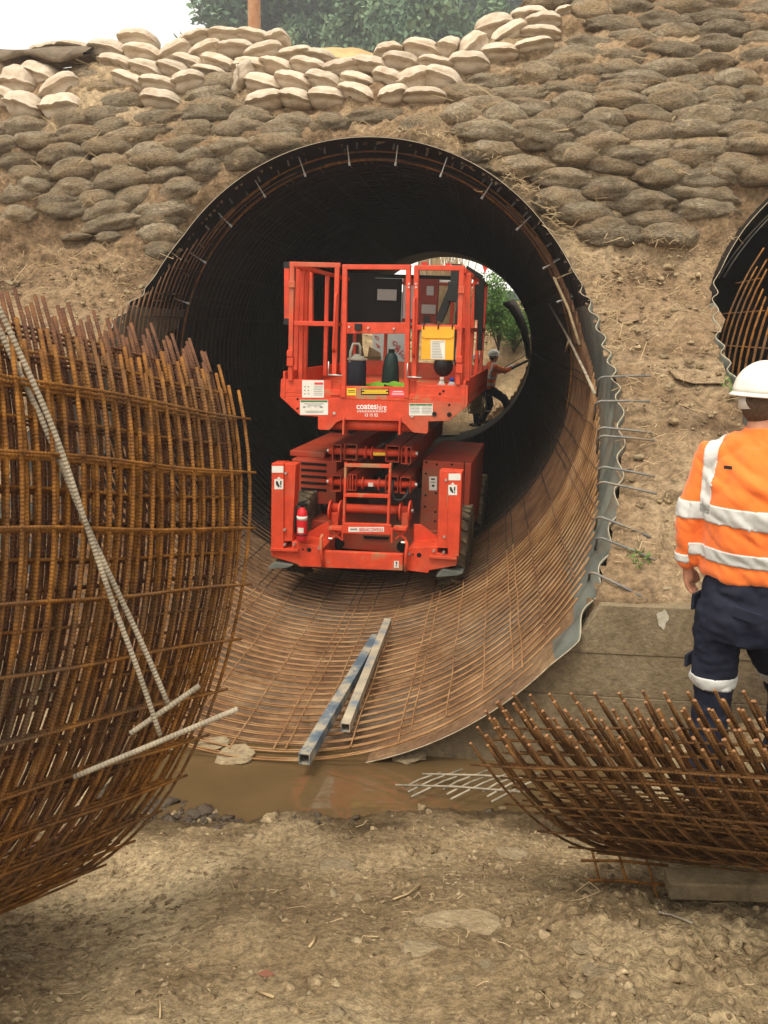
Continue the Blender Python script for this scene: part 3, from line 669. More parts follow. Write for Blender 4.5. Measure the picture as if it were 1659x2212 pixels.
# ------------------------------------------------------------------ loose rebar: curved panels, hooks, offcuts
def panel(name,label,C,Lv,P,U,R,a0,a1,offs,lths,mh,r,group,ends=False,ext=.12,jit=.0):
    # hoops: arcs angle a0..a1 measured from P towards U about axis Lv, at offsets along it; long bars at the given angles
    root=thing(name,label,'rebar panel',tuple(C-U*R*.9),group=group)
    for k,o in enumerate(offs):
        j0=random.uniform(-jit,jit); a=np.linspace(a0+j0,a1+j0*.5,28)
        rr=R+.003*np.sin(a*9+k*2.1)+random.uniform(-.004,.004)
        pts=C+(o+.008*np.sin(a*5+k))[:,None]*Lv+rr[:,None]*(np.cos(a)[:,None]*P+np.sin(a)[:,None]*U)
        MB().tube(pts,r,6).build('hoop_bar',mh,root,True,world=True)
        if ends:
            d=pts[0]-pts[1]; d/=np.linalg.norm(d); MB().tube([pts[0],pts[0]+d*.003],r*.96,8).build('cut_end',M['bar_end'],root,world=True)
    oo=np.linspace(offs[0]-ext,offs[-1]+ext,26)
    for k,b in enumerate(lths):
        rr=R+(r+.0045)*(1 if ends else 1)
        pts=C+oo[:,None]*Lv+rr*(math.cos(b)*P+math.sin(b)*U)+(.004*np.sin(oo*8+k))[:,None]*U
        MB().tube(pts,r*.78,6).build('long_bar',mh,root,True,world=True)
    return root
# the standing cage at the left
Lc=np.array([.5006,.8413,-.2039]); Lc/=np.linalg.norm(Lc); Pc=np.array([Lc[1],-Lc[0],0]); Pc/=np.linalg.norm(Pc); Uc=np.cross(Pc,Lc); Uc=Uc if Uc[2]>0 else -Uc
Cc=np.array([-1.967,3.749,1.846])
CAGE=[]
for k in range(9):
    lab='outermost curved rebar mesh of the big stack at left, nearest the camera' if k==0 else 'innermost curved rebar mesh of the left stack, its bar tips standing highest' if k==8 else f'{ORD[k+1]} curved rebar mesh counted inward from the outside of the left stack'
    CAGE.append((lab,1.71-.0165*k,.37+.021*k,(.0,.034,.062,.018,.078,.046,.008,.070,.026)[k],'rust' if k<4 else 'rust_purple'))
for k,(lab,R,top,sh,m) in enumerate(CAGE):
    panel('rebar_mesh',lab,Cc,Lc,Pc,Uc,R,top,-1.42,[-(i*.092)-sh for i in range(26)],[top-.06-i*.117-.025*(k%3) for i in range(15)],M[m],.0064,'curved rebar panels stacked at left',ext=-.03 if k==0 else 0,jit=.012)
# the cradle stack at the right
th_,pit_=.64227,.28675; Lr=np.array([math.cos(th_)*math.cos(pit_),-math.sin(th_)*math.cos(pit_),math.sin(pit_)]); Pr=np.array([math.sin(th_),math.cos(th_),0]); Ur=np.cross(Lr,Pr); Ur=Ur if Ur[2]>0 else -Ur
Tr=np.array([.30,2.67,1.25]); al_=.5063; Cr=Tr+2.1*(math.cos(al_)*Pr+math.sin(al_)*Ur)
for k in range(12):
    C2=Cr+Ur*.0078*k+Pr*.0195*k+Lr*(.008*(k%3))
    lab='nearest and lowest curved rebar mesh of the nested stack lying at the right' if k==0 else 'farthest and highest curved rebar mesh of the nested stack lying at the right' if k==11 else f'{ORD[k+1]} curved rebar mesh from the front in the nested stack at the right'
    panel('rebar_mesh',lab,C2,Lr,-Pr,-Ur,2.1,al_-(.010 if k%2 else 0),al_+1.22,[i*.0815+.0115*((k*5)%7) for i in range(19)],[al_+.05+.012*((k*4)%9)+i*.125 for i in range(9)],M['rust_dark'],.0053,'curved rebar panels nested at right',ends=True,ext=.05)
# two T-shaped lifting hooks of thick bar hanging before the left cage
def hook(lab,pts,cross,y0,y1,r):
    root=thing('lifting_hook',lab,'rebar hook',tuple(at_y(*pts[-1],y1)))
    n=len(pts); P=[at_y(u,v,y0+(y1-y0)*i/(n-1)) for i,(u,v) in enumerate(pts)]
    P=np.array(P); t=np.linspace(0,1,n); tt=np.linspace(0,1,40); P=np.stack([np.interp(tt,t,P[:,i]) for i in range(3)],1)
    for _ in range(6): P[1:-1]=(P[:-2]+P[2:]+2*P[1:-1])/4
    MB().tube(P,r,8).build('shank',M['bar_grey'],root,True,world=True)
    A=at_y(*cross[0],y1-.03);B=at_y(*cross[1],y1-.03+.05); MB().tube(np.linspace(A,B,14),r*1.12,8).build('cross_bar',M['bar_grey'],root,True,world=True)
hook('longer T-shaped hook of ribbed bar hanging before the left rebar stack, its crossbar lower',[(-60,560),(-8,650),(30,735),(120,930),(172,1090),(205,1190),(250,1320),(300,1450),(346,1588)],((160,1678),(514,1531)),2.2,2.25,.0078)
hook('shorter T-shaped hook of smooth bar hanging before the left rebar stack, its crossbar higher',[(-60,610),(-10,690),(20,760),(105,935),(165,1085),(222,1210),(262,1295),(312,1400),(364,1522)],((282,1584),(431,1481)),2.24,2.32,.008)
# square steel tubes lying in the culvert
def sq_tube(lab,u0,u1,m,lift0,lift1,w=.088):
    a=cyl_hit(*u0,2.08)+ZU*lift0; b=cyl_hit(*u1,2.08)+ZU*lift1
    if u0[1]>1620: a=at_y(*u0,4.42)
    X=b-a; L=np.linalg.norm(X); X/=L; Y=np.cross([0,0,1],X); Y/=np.linalg.norm(Y); Z=np.cross(X,Y); mb=MB(); h=w/2; t=.005
    out=[(-h,-h),(h,-h),(h,h),(-h,h)]; inn=[(-h+t,-h+t),(h-t,-h+t),(h-t,h-t),(-h+t,h-t)]
    V=[a+Y*p[0]+Z*p[1] for p in out]+[b+Y*p[0]+Z*p[1] for p in out]+[a+Y*p[0]+Z*p[1] for p in inn]+[b+Y*p[0]+Z*p[1] for p in inn]
    F=[]
    for i in range(4):
        j=(i+1)%4; F+=[(i,j,4+j,4+i),(8+i,12+i,12+j,8+j),(i,8+i,8+j,j),(4+i,4+j,12+j,12+i)]
    mb.add(V,F); o=mb.build('square_tube',m); tag(o,lab,'steel tube','square steel tubes in the culvert')
sq_tube('longer blue-painted square steel tube, its open end hanging over the puddle',(657,1640),(812,1378),M['blue_steel'],.0,.0,.068)
sq_tube('shorter muddy square steel tube lying on the rebar to the right of the bluer one',(746,1572),(838,1342),M['cream_steel'],.0,.0,.06)
# timber packer under the right stack
A=at_z(1440,1908,.455); B=at_z(1700,1916,.475)
tag(MB().bar(A,B,.078,.11,bev=.008).build('timber_block',M['timber']),'grey timber packing block under the right rebar stack','timber block')
def offcut(lab,name,O,dx,dy,nx,ny,lx,ly,m,r):
    root=thing(name,lab,'mesh offcut',tuple(O)); dx=np.array(dx,float);dy=np.array(dy,float)
    for i in range(nx):
        p=O+dx*(i*lx/(nx-1)); e=.07
        q=np.array([p-dy*e*(1+i%2),p+dy*(ly*.5)+ZU*.012,p+dy*(ly+e*(i%3))]); MB().tube(q,r,6).build('bar',m,root,True,world=True)
    for j in range(ny):
        p=O+dy*(j*ly/max(ny-1,1))+ZU*r*1.8; MB().tube([p-dx*.06,p+dx*(lx*.5)+ZU*.01,p+dx*(lx+.08)],r,6).build('bar',m,root,True,world=True)
O=at_z(905,1688,.13); O2=at_z(1130,1700,.22); dv=O2-O; L_=np.linalg.norm(dv); 
e=at_z(880,1708,.13)-at_z(935,1685,.13); e/=np.linalg.norm(e)
offcut('pale muddy mesh offcut lying half in the puddle before the right stack','mesh_offcut',O-e*.1,dv/L_,e,9,2,L_,.2,M['bar_grey'],.006)
O=at_z(1285,1865,.43);dv=at_z(1400,1872,.45)-O;L_=np.linalg.norm(dv);e=at_z(1303,1945,.36)-O;le=np.linalg.norm(e)
offcut('small rusty mesh offcut on the soil in the shade beneath the right stack','mesh_offcut',O,dv/L_,e/le,3,2,L_,le*.55,M['rust'],.006)
# ------------------------------------------------------------------ the red scissor lift
PSI,ROL=math.radians(11.4),math.radians(2.3)
mX=np.array([math.cos(PSI)*math.cos(ROL),-math.sin(PSI)*math.cos(ROL),-math.sin(ROL)]); mY=np.array([math.sin(PSI),math.cos(PSI),0]); mZ=np.cross(mX,mY)
mO=at_y(793,1238,7.45)
LIFT=thing('scissor_lift','muddy red scissor lift parked inside the culvert with its platform lowered','scissor lift')
LIFT.matrix_world=Matrix(((mX[0],mY[0],mZ[0],mO[0]),(mX[1],mY[1],mZ[1],mO[1]),(mX[2],mY[2],mZ[2],mO[2]),(0,0,0,1)))
LIFT.location,LIFT.rotation_euler=Matrix(LIFT.matrix_world).to_translation(),Matrix(LIFT.matrix_world).to_euler()
def ml(u,v,Y=0.):
    d=ray(u,v); k=((mO+Y*mY-CAM)@mY)/(d@mY); P=CAM+k*d-mO; return np.array([P@mX,Y,P@mZ])
def a6(x,y): return (595.6+.27397*x,548.6+.27397*y)      # platform detail -> picture units
def a5(x,y): return (548.6+.3401*x,901.2+.3401*y)        # chassis detail
def a4(x,y): return (579.9+.359*x,532.9+.359*y)
def mlw(L): return mO+L[0]*mX+L[1]*mY+L[2]*mZ
def P6(x,y,Y=.12): return ml(*a6(x,y),Y)
def P5(x,y,Y=0): return ml(*a5(x,y),Y)
def P4(x,y,Y=.1): return ml(*a4(x,y),Y)
def lpart(mb,name,m='red',bevel=.004,smooth=False,parent=None): return mb.build(name,M[m] if isinstance(m,str) else m,parent or LIFT,smooth,bevel)
def frame(name,segs,Y,m='red',w=.042,d=.042):
    mb=MB()
    for (x0,y0,x1,y1,*k) in segs: mb.bar(P6(x0,y0,Y),P6(x1,y1,Y),k[0] if k else w,d*(.94 if (abs(x1-x0)>abs(y1-y0)) else 1),up=(0,1,0) if False else (0,0,1))
    return lpart(mb,name,m)
def poly(name,fn,pts,Y,th,m='red',bevel=.004,parent=None):
    p=[fn(x,y,Y) for x,y in pts]; mb=MB(); mb.prism([(q[0],q[2]) for q in p],th,(0,Y,0)); return lpart(mb,name,m,bevel,parent=parent)
def vbar(mb,p,q,w,d):   # bar whose width lies in the machine's X-Z plane
    p=np.array(p);q=np.array(q); X=q-p; L=np.linalg.norm(X); X=X/L; Y=np.array([0,1.,0]); Z=np.cross(X,Y); mb.box((p+q)/2,(L,d,w),np.stack([X,Y,Z],1))
def vframe(name,segs,Y,m='red',w=.042,d=.042,parent=None):
    mb=MB()
    for i,(x0,y0,x1,y1,*k) in enumerate(segs): vbar(mb,P6(x0,y0,Y),P6(x1,y1,Y),k[0] if k else w,d*(1-.05*(i%3)))
    return lpart(mb,name,m,parent=parent)
YF=.10
PL_BACK=2.55      # platform length
vframe('gate_frame',[(133,64,118,1000),(113,80,512,90),(488,92,462,965),(146,545,470,552)],YF)
g2=vframe('gate_frame',[(548,90,535,1130),(528,102,1068,105),(1048,95,1032,1135)],YF+.005)
poly('gate_rail',P6,[(522,540),(1040,540),(1040,628),(522,628)],YF-.005,.03)
poly('gate_plate',P6,[(512,1040),(1050,1048),(1048,1160),(508,1140)],YF-.004,.03,'red_mud')
vframe('gate_frame',[(1112,95,1090,1000),(1098,108,1492,112),(1468,100,1435,1030),(1112,578,1460,578)],YF)
MB().box(P6(650,575,YF-.02),(.062,.03,.06)).build('latch_block',M['black'],LIFT,bevel=.006)
for (x,y) in ((578,575),(728,583),(930,588),(1050,235),(1105,235),(1048,262),(1106,262),(130,240),(115,780),(1466,285),(1446,828)):
    Pq=P6(x,y,YF-.035 if x not in(1050,1105,1048,1106) else YF-.025); MB().tube([Pq,Pq+[0,.03,0]],.009,8).build('bolt',M['steel'],LIFT)
for (x,y) in ((132,240),(115,785),(1466,285),(1446,830)): 
    MB().box(P6(x,y,YF-.012),(.055,.05,.06)).build('hinge_block',M['red'],LIFT,bevel=.005)
for (x,y) in ((118,850),(1448,905)): MB().box(P6(x,y,YF-.01),(.06,.055,.075)).build('socket',M['red'],LIFT,bevel=.004)
# grab handles on the gate posts
for (x0,y0,x1,y1) in ((487,315,466,770),(1100,345,1090,810)):
    A=P6(x0,y0,YF);B=P6(x1,y1,YF); MB().tube([A,A+[0,-.05,-.01],A+[-.0,-.06,-.04],(A+B)/2+[0,-.06,0],B+[0,-.06,.04],B+[0,-.05,.01],B],.012,8).build('grab_handle',M['red'],LIFT,True)
for (x,y) in ((465,955),(1087,972)):
    A=P6(x,y,YF-.03); mb=MB(); mb.tube([A+[-.06,0,.0],A+[.07,0,0]],.008,6); mb.tube([A+[-.06,0,0],A+[-.06,.0,.12]],.006,6); mb.build('latch_pin',M['steel'],LIFT,True)
# front apron of the platform, with chamfered corners and two feet
poly('platform_apron',P4,[(70,903),(190,1015),(297,1022),(297,1094),(305,1101),(365,1103),(378,1092),(408,1058),(445,1042),(790,1050),(822,1068),(850,1100),(872,1118),(950,1125),(960,1115),(962,1052),(1085,1047),(1195,962),(1200,935),(845,922),(440,910)],YF,.03)
poly('toe_plate',P4,[(75,795),(380,805),(380,908),(70,903)],YF+.002,.03)
poly('toe_plate',P4,[(885,830),(1200,835),(1198,937),(885,925)],YF+.002,.03)
poly('gate_socket',P4,[(380,820),(436,820),(436,915),(380,912)],YF+.02,.05)
poly('gate_socket',P4,[(848,800),(886,800),(886,924),(848,922)],YF+.02,.05)
mb=MB(); A=P4(385,1066,YF+.10);B=P4(870,1080,YF+.10); mb.tube([A,B],.052,16); lpart(mb,'cross_tube','red',0,True)
for x in (462,798): 
    A=P4(x,1074,YF+.06); MB().box(A,(.018,.16,.16)).build('tube_clamp',M['red'],LIFT,bevel=.003)
# deck, sides, back rail
zf=P6(700,1045,YF)[2]; xl=P4(75,800)[0]+.02; xr=P4(1200,835)[0]-.02; zt=P6(133,70)[2]; zm=P6(300,550)[2]
xpl=P6(118,700)[0]; xpr=P6(1452,700)[0]
lpart(MB().box(((xl+xr)/2,(YF+PL_BACK)/2+.02,zf-.07),(xr-xl,PL_BACK-.06,.05)),'platform_deck','red_mud')
for x in (xl+.012,xr-.012):
    lpart(MB().box((x,(YF+PL_BACK)/2+.02,zf-.02),(.024,PL_BACK-.05,.24)),'toe_board','red')
lpart(MB().box(((xl+xr)/2,PL_BACK+.08,zf-.0),(xr-xl,.03,.26)),'toe_board','red')
def side_rail(x):
    mb=MB()
    for z in (zt-.02,zm): mb.box((x,(YF+PL_BACK)/2+.1,z),(.038,PL_BACK-.1,.038))
    for y in (.42,.55,1.3,2.0,PL_BACK+.06): mb.box((x,y,(zt-.02+zf)/2),(.04,.04,zt-zf-.02))
    return lpart(mb,'guard_rail','red')
side_rail(xpl+.01); side_rail(xpr-.01)
mb=MB()
for z in (zt-.02,zm): mb.box(((xpl+xpr)/2,PL_BACK+.06,z),(xpr-xpl,.038,.038))
for t in (.25,.5,.75): mb.box((xpl+(xpr-xpl)*t,PL_BACK+.06,(zt+zf)/2),(.038,.036,zt-zf-.04))
lpart(mb,'guard_rail','red')
# stub posts beside the front corners with black end caps
for (x,y0,y1) in ((92,80,540),(1520,150,1000)):
    Y=YF+.16; mb=MB(); vbar(mb,P6(x,y0,Y),P6(x-12*(x>1000),y1,Y),.048,.05); o=lpart(mb,'corner_stub','red')
    if x<1000:
        for y in (y0+8,y1-8): MB().box(P6(x,y,Y),(.056,.056,.056)).build('end_cap',M['black'],o)
mb=MB(); vbar(mb,P6(182,118,.5),P6(160,935,.5),.042,.05); lpart(mb,'inner_post','red')
mb=MB(); vbar(mb,P6(246,118,.56),P6(228,935,.56),.042,.05); lpart(mb,'inner_post','red')
mb=MB(); vbar(mb,P6(275,140,.9),P6(275,560,.9),.05,.05); lpart(mb,'inner_post','red')
# control panel screen, back board and black hose loops on the right side of the platform
o=lpart(MB().box(P6(780,370,2.2)+[0,.02,.0],(.6,.06,.5)),'control_cabinet','hole'); 
MB().box(P6(878,322,2.16)+[0,-.005,0],(.22,.006,.12)).build('notice',M['grey_ink'],o)
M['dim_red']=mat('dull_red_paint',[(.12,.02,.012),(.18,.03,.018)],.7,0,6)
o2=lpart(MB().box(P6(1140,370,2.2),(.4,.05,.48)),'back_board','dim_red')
for (x,y,w,h,m) in ((1218,290,.08,.1,'grey_ink'),(1205,435,.16,.1,'grey_ink'),(1050,380,.13,.36,'cord'),(1190,515,.07,.07,'black')): MB().box(P6(x,y,2.16),(w,.006,h)).build('notice',M[m],o2)
lpart(MB().box(P6(1080,208,2.3),(.86,.05,.03)),'light_strip','white'); lpart(MB().box(P6(1000,188,2.32),(1.5,.06,.07)),'roof_beam','hole')
mb=MB(); vbar(mb,P6(1410,230,1.6),P6(1285,530,1.6),.08,.06); mb.box(P6(1420,300,1.55),(.16,.12,.2)); mb.box(P6(1420,200,1.55),(.1,.1,.3)); lpart(mb,'control_box_arm','black')
mb=MB(); vbar(mb,P6(1490,585,.35),P6(1610,590,1.2),.05,.05); lpart(mb,'strap','black',.003)
lpart(MB().tube([P6(1435,360,.5),P6(1425,480,.5),P6(1412,700,.45),P6(1405,830,.4),P6(1425,880,.35)],.012,8),'control_cable','black',0,True)
# far-side mesh screen on the right rear corner
mb=MB()
for (x0,y0,x1,y1) in ((1500,110,1628,190),(1628,190,1606,760),(1500,110,1490,780),(1590,240,1585,520)): 
    vbar(mb,P6(x0,y0,1.0),P6(x1,y1,1.0),.05,.05)
lpart(mb,'side_screen','hole')
# stickers
def sticker(name,fn,x0,y0,x1,y1,Y,m,parent=LIFT): 
    p=[fn(x,y,Y) for x,y in ((x0,y0),(x1,y0),(x1,y1),(x0,y1))]; mb=MB(); mb.prism([(q[0],q[2]) for q in p],.002,(0,Y,0)); o=mb.build(name,M[m],parent); return o
def lines(par,fn,rows,Y,m='grey_ink'):
    mb=MB()
    for (x0,x1,y,h) in rows:
        p=[fn(x,yy,Y) for x,yy in ((x0,y),(x1,y),(x1,y+h),(x0,y+h))]; mb.prism([(q[0],q[2]) for q in p],.001,(0,Y,0))
    o=mb.build('print',M[m],par); return o
YS=YF-.0025
s=sticker('sticker',P6,208,995,380,1132,YS,'white'); lines(s,P6,[(305,374,1012,18)],YS-.0015,'red_ink'); lines(s,P6,[(300,370,1040+i*14,4) for i in range(6)]+[(225,236,1042+i*28,9) for i in range(3)]+[(252,263,1042+i*28,9) for i in range(3)],YS-.0015)
s=sticker('sticker',P6,192,1150,412,1268,YS,'white'); lines(s,P6,[(196,408,1153,15)],YS-.0015,'green_ink'); lines(s,P6,[(228,378,1178,5),(250,356,1190,4),(215,235,1200,13),(345,370,1200,13),(245,275,1202,4),(300,330,1202,4),(230,380,1236,4),(240,370,1246,4)],YS-.0015)
s=sticker('sticker',P6,1052,1178,1238,1272,YS,'white'); lines(s,P6,[(1056,1098,1181,14),(1195,1234,1181,14),(1100,1192,1181,14)],YS-.0015,'green_ink'); lines(s,P6,[(1060,1136,1203+i*12,4) for i in range(5)]+[(1150,1230,1203+i*12,4) for i in range(5)],YS-.0015)
YG=YF-.0065
s=sticker('sticker',P6,672,1062,892,1110,YG,'black'); lines(s,P6,[(680,886,1069,8),(680,886,1091,10),(700,870,1080,8)],YG-.0015,'yellow')
s=sticker('sticker',P6,562,1058,632,1114,YG,'yellow'); lines(s,P6,[(570,624,1072,5),(570,624,1086,5)],YG-.0015,'black_ink')
s=sticker('sticker',P6,905,1070,1026,1125,YG,'pink'); lines(s,P6,[(925,1000,1082,5),(915,1018,1096,3),(915,1018,1106,3)],YG-.0015,'white_ink')
def text(txt,fn,x0,x1,y0,y1,Y,m,parent=LIFT,bold=0,name='lettering'):
    cu=bpy.data.curves.new(name,'FONT'); cu.body=txt; cu.size=1; cu.extrude=.004; cu.offset=bold
    t=bpy.data.objects.new(name,cu); COL.objects.link(t); dg=bpy.context.evaluated_depsgraph_get(); me=bpy.data.meshes.new_from_object(t.evaluated_get(dg)); bpy.data.objects.remove(t)
    V=vco_(me); lo,hi=V.min(0),V.max(0); A=fn(x0,y1,Y);B=fn(x1,y1,Y);T=fn(x0,y0,Y)
    W=B-A; H=T-A; H=H-(H@W)/(W@W)*W; q=(V-lo)/(hi-lo+1e-9)
    V=A+q[:,:1]*W+q[:,1:2]*H+np.array([0,-.0012,0])*q[:,2:]; me.vertices.foreach_set('co',V.ravel()); me.update()
    me.materials.clear(); me.materials.append(M[m]); o=bpy.data.objects.new(name,me); COL.objects.link(o); o.parent=parent; return o
def vco_(me): v=np.zeros(len(me.vertices)*3); me.vertices.foreach_get('co',v); return v.reshape(-1,3)
text('coates',P6,638,795,1182,1224,YS,'white_ink',bold=.018)
text('hire',P6,800,874,1184,1229,YS,'white_ink')
mb=MB()
for k in range(19):
    x=641+k*12.4; p=[P6(a,b,YS) for a,b in ((x+3,1232),(x+8,1232.5),(x+5,1248),(x,1247.5))]; mb.prism([(q[0],q[2]) for q in p],.001,(0,YS,0))
mb.build('underline_dashes',M['white_ink'],LIFT)
text('13 15 52',P6,704,806,1257,1281,YS,'white_ink',bold=.012)
for (x,y) in ((172,1143),(172,1218),(1322,1080),(1294,1102),(1368,1190)): 
    p=P6(x,y,YS); MB().tube([p,p+[0,.004,0]],.011,8).build('bolt_hole',M['hole'],LIFT)
for (x,y) in ((1250,1262),(1368,1266)): p=P6(x,y,YS-.006); MB().tube([p,p+[0,.012,0]],.021,10).build('plug',M['hole'],LIFT)
for (x,y) in ((460,1256),(1074,1278)): p=P6(x,y,YS-.01); MB().tube([p,p+[0,.014,0]],.014,8).build('grease_nipple',M['steel'],LIFT)
# scissor pack: open-ended box sections stacked three high
def rhs(x0,x1,y0,y1,Y,L,name='scissor_arm',t=.007,m='red_dusty_shaded'):
    a=P5(x0,y0,Y);b=P5(x1,y1,Y); X0,X1=a[0],b[0]; Z1,Z0=a[2],b[2]; mb=MB()
    out=[(X0,Z0),(X1,Z0),(X1,Z1),(X0,Z1)]; inn=[(X0+t,Z0+t),(X1-t,Z0+t),(X1-t,Z1-t),(X0+t,Z1-t)]
    V=[(p[0],Y,p[1]) for p in out]+[(p[0],Y+L,p[1]+.02) for p in out]+[(p[0],Y,p[1]) for p in inn]+[(p[0],Y+L,p[1]+.02) for p in inn]; F=[]
    for i in range(4):
        j=(i+1)%4; F+=[(i,4+i,4+j,j),(8+i,8+j,12+j,12+i),(i,j,8+j,8+i),(4+i,12+i,12+j,4+j)]
    mb.add(V,F); return lpart(mb,name,m,0)
for (x0,x1,y0,y1) in ((497,552,172,285),(572,650,168,276),(838,920,178,288),(937,995,185,300),(495,550,366,474),(596,648,360,468),(836,912,372,480),(930,990,378,488)): rhs(x0,x1,y0,y1,.38,2.3)
for (x,y0,y1) in ((612,362,466),(628,362,466),(962,186,298),(972,186,298)): 
    mb=MB(); vbar(mb,P5(x,y0,.382),P5(x,y1,.382),.008,.02); lpart(mb,'web_plate','red',0)
for (y,x0,x1,r) in ((216,480,1028,.036),(412,478,1024,.036),(577,500,1000,.044)):
    o=lpart(MB().tube([P5(x0,y-4,.44),P5(x1,y+16,.44)],r,14),'pivot_tube','red',0,True)
    for x in (x0,x1): 
        p=P5(x,y-4 if x==x0 else y+16,.44); MB().tube([p-[.02,0,0],p+[.02,0,0]],.022,8).build('pin_end',M['steel'],o)
for (x,y) in ((712,222),(752,226),(694,418),(795,424)): 
    p=P5(x,y,.44); lpart(MB().tube([p-[.006,0,0],p+[.006,0,0]],.062,16),'collar','red',0)
sticker('sticker',P5,757,224,835,242,.40,'yellow'); sticker('sticker',P5,725,416,757,440,.40,'white')
lpart(MB().tube([P5(882,400,.36),P5(872,470,.34),P5(895,525,.33),P5(940,528,.33),P5(972,490,.34),P5(980,450,.4)],.018,8),'hydraulic_hose','black',0,True)
# lower ears
for (x0,x1) in ((480,560),(925,1000)):
    A=P5((x0+x1)/2,585,.36)
    for x in (x0+8,x1-8):
        p=P5(x,590,.40); lpart(MB().tube([p-[.008,0,0],p+[.008,0,0]],.10,18),'pivot_ear','red',.002)
    mb=MB(); vbar(mb,P5((x0+x1)/2,600,.42),P5((x0+x1)/2,700,.42),.07,.09); lpart(mb,'pivot_leg','red')
# ladder
def seg5(mb,x0,y0,x1,y1,Y,w,d): vbar(mb,P5(x0,y0,Y),P5(x1,y1,Y),w,d)
mb=MB(); seg5(mb,585,285,572,690,.2,.022,.05); seg5(mb,868,290,852,700,.2,.022,.05); 
for (x0,x1,y) in ((580,874,302),(580,862,492),(572,858,680)): seg5(mb,x0,y,x1,y+8,.2,.03,.06)
lpart(mb,'ladder','red_mud',.003)
poly('step_plate',P5,[(556,690),(566,690),(566,670),(872,682),(872,702),(882,705),(880,800),(868,800),(868,748),(566,738),(566,785),(556,785)],.16,.02)
s=sticker('sticker',P5,600,697,826,728,.158,'white'); text('GROUND CONTROLS',P5,668,820,703,723,.1565,'red_ink',bold=.012); lines(s,P5,[(612,656,706,10)],.1565)
# front bumper and its wings
poly('bumper',P5,[(440,850),(945,872),(945,975),(435,955)],.0,.06,'red_mud',.006)
for (x,y0,y1) in ((438,745,945),(962,785,975)):
    A=P5(x,y0,-.02); B=P5(x,y1,-.02); C=P5(x-12 if x<700 else x+2,(y0+y1)/2,-.06)
    lpart(MB().tube([A,(A+C)/2+[-.012 if x<700 else .012,0,.04],C,(B+C)/2,B],.016,8),'bumper_loop','red_mud',0,True)
    p=P5(x+(48 if x<700 else -15),770 if x<700 else 795,-.03); MB().tube([p-[.018,0,0],p+[.018,0,0]],.011,6).build('bolt',M['steel'],LIFT)
poly('bumper_wing',P5,[(108,835),(112,884),(280,934),(290,948),(430,952),(430,838),(408,820),(262,788),(240,788),(240,832)],.012,.5)
poly('bumper_wing',P5,[(965,972),(1105,990),(1112,972),(1285,942),(1292,888),(1165,860),(1165,820),(1000,828),(968,850)],.012,.5)
for (a,b) in (((108,834),(285,840)),((1112,880),(1288,892))):
    mb=MB(); seg5(mb,a[0],a[1]+4,b[0],b[1]+4,-.01,.025,.03); lpart(mb,'wing_ledge','red',.002)
for (x,y,r) in ((350,842,.022),(1048,875,.022),(312,840,.008),(1010,872,.008)): p=P5(x,y,.008); MB().tube([p,p+[0,.006,0]],r,12).build('round_hole',M['hole'],LIFT)
for (x,y) in ((196,808),(256,805),(412,830),(1142,848),(1205,856),(985,868),(203,355),(196,715),(1220,398),(1208,758)): p=P5(x,y,-.005); MB().tube([p-[0,.012,0],p+[0,.02,0]],.012,8).build('bolt',M['steel'],LIFT)
sticker('sticker',P5,890,912,920,956,-.003,'white'); text('1',P5,901,909,916,932,-.0045,'black_ink'); text('7',P5,899,911,936,952,-.0045,'black_ink')
# corner posts
poly('corner_post',P5,[(112,292),(188,292),(188,832),(108,832)],-.004,.16)
poly('corner_post',P5,[(188,292),(266,300),(244,786),(188,788)],.02,.14)
poly('corner_post',P5,[(1178,338),(1322,348),(1300,884),(1232,884),(1232,832),(1163,830)],-.004,.16)
mb=MB(); seg5(mb,1232,350,1222,832,-.008,.005,.004); lpart(mb,'post_seam','red_mud',0)
for (x0,x1,y0,y1,bx,by) in ((114,187,310,352,158,425),(1236,1312,358,400,1262,462)):
    sticker('sticker',P5,x0,y0,x1,y1,-.007,'white')
    s=sticker('warning_sticker',P5,bx-28,by-32,bx+28,by+32,-.007,'white'); Y=-.0085
    mb=MB()
    for q in ([(-20,-18),(-8,-20),(6,14),(-4,20),(-10,8),(-16,8)],[(8,-20),(18,-20),(16,6),(8,6)],[(6,12),(17,12),(12,22)]):
        p=[P5(bx+a,by+b,Y) for a,b in q]; mb.prism([(t[0],t[2]) for t in p][::-1],.001,(0,Y,0))
    mb.build('symbol',M['black_ink'],s)
    mb=MB(); p=[P5(bx+a,by+b,Y) for a,b in ((-14,-34),(0,-48),(14,-34))]; mb.prism([(t[0],t[2]) for t in p][::-1],.002,(0,Y,0)); mb.build('sticker_tip',M['white'],s)
# bodies behind: louvred engine box at left, cabinet at right, dark chassis in the middle
a=P5(240,262,.75); b=P5(520,560,.75)
ec=lpart(MB().box(((a[0]+b[0])/2,1.65,(a[2]+b[2])/2),(b[0]-a[0],1.8,a[2]-b[2])),'engine_cover','red_dusty_shaded',.012)
for k in range(5): 
    p=P5(380,298+k*40,.747); q=MB(); q.bar(p-[.135,0,0],p+[.135,0,0],.026,.012,bev=.004); q.build('louvre',M['hole'],ec)
lpart(MB().box(((a[0]+b[0])/2-.12,1.7,a[2]+.03),(b[0]-a[0]-.1,1.6,.06)),'hood_ridge','red_dusty_shaded',.01)
a=P5(1072,270,.6); b=P5(1350,800,.6)
cb=lpart(MB().box(((a[0]+b[0])/2,1.35,(a[2]+b[2])/2),(b[0]-a[0],1.5,a[2]-b[2])),'battery_cabinet','red_dusty_shaded',.01)
mb=MB(); seg5(mb,1338,275,1325,790,.597,.006,.006); mb.build('door_seam',M['hole'],cb)
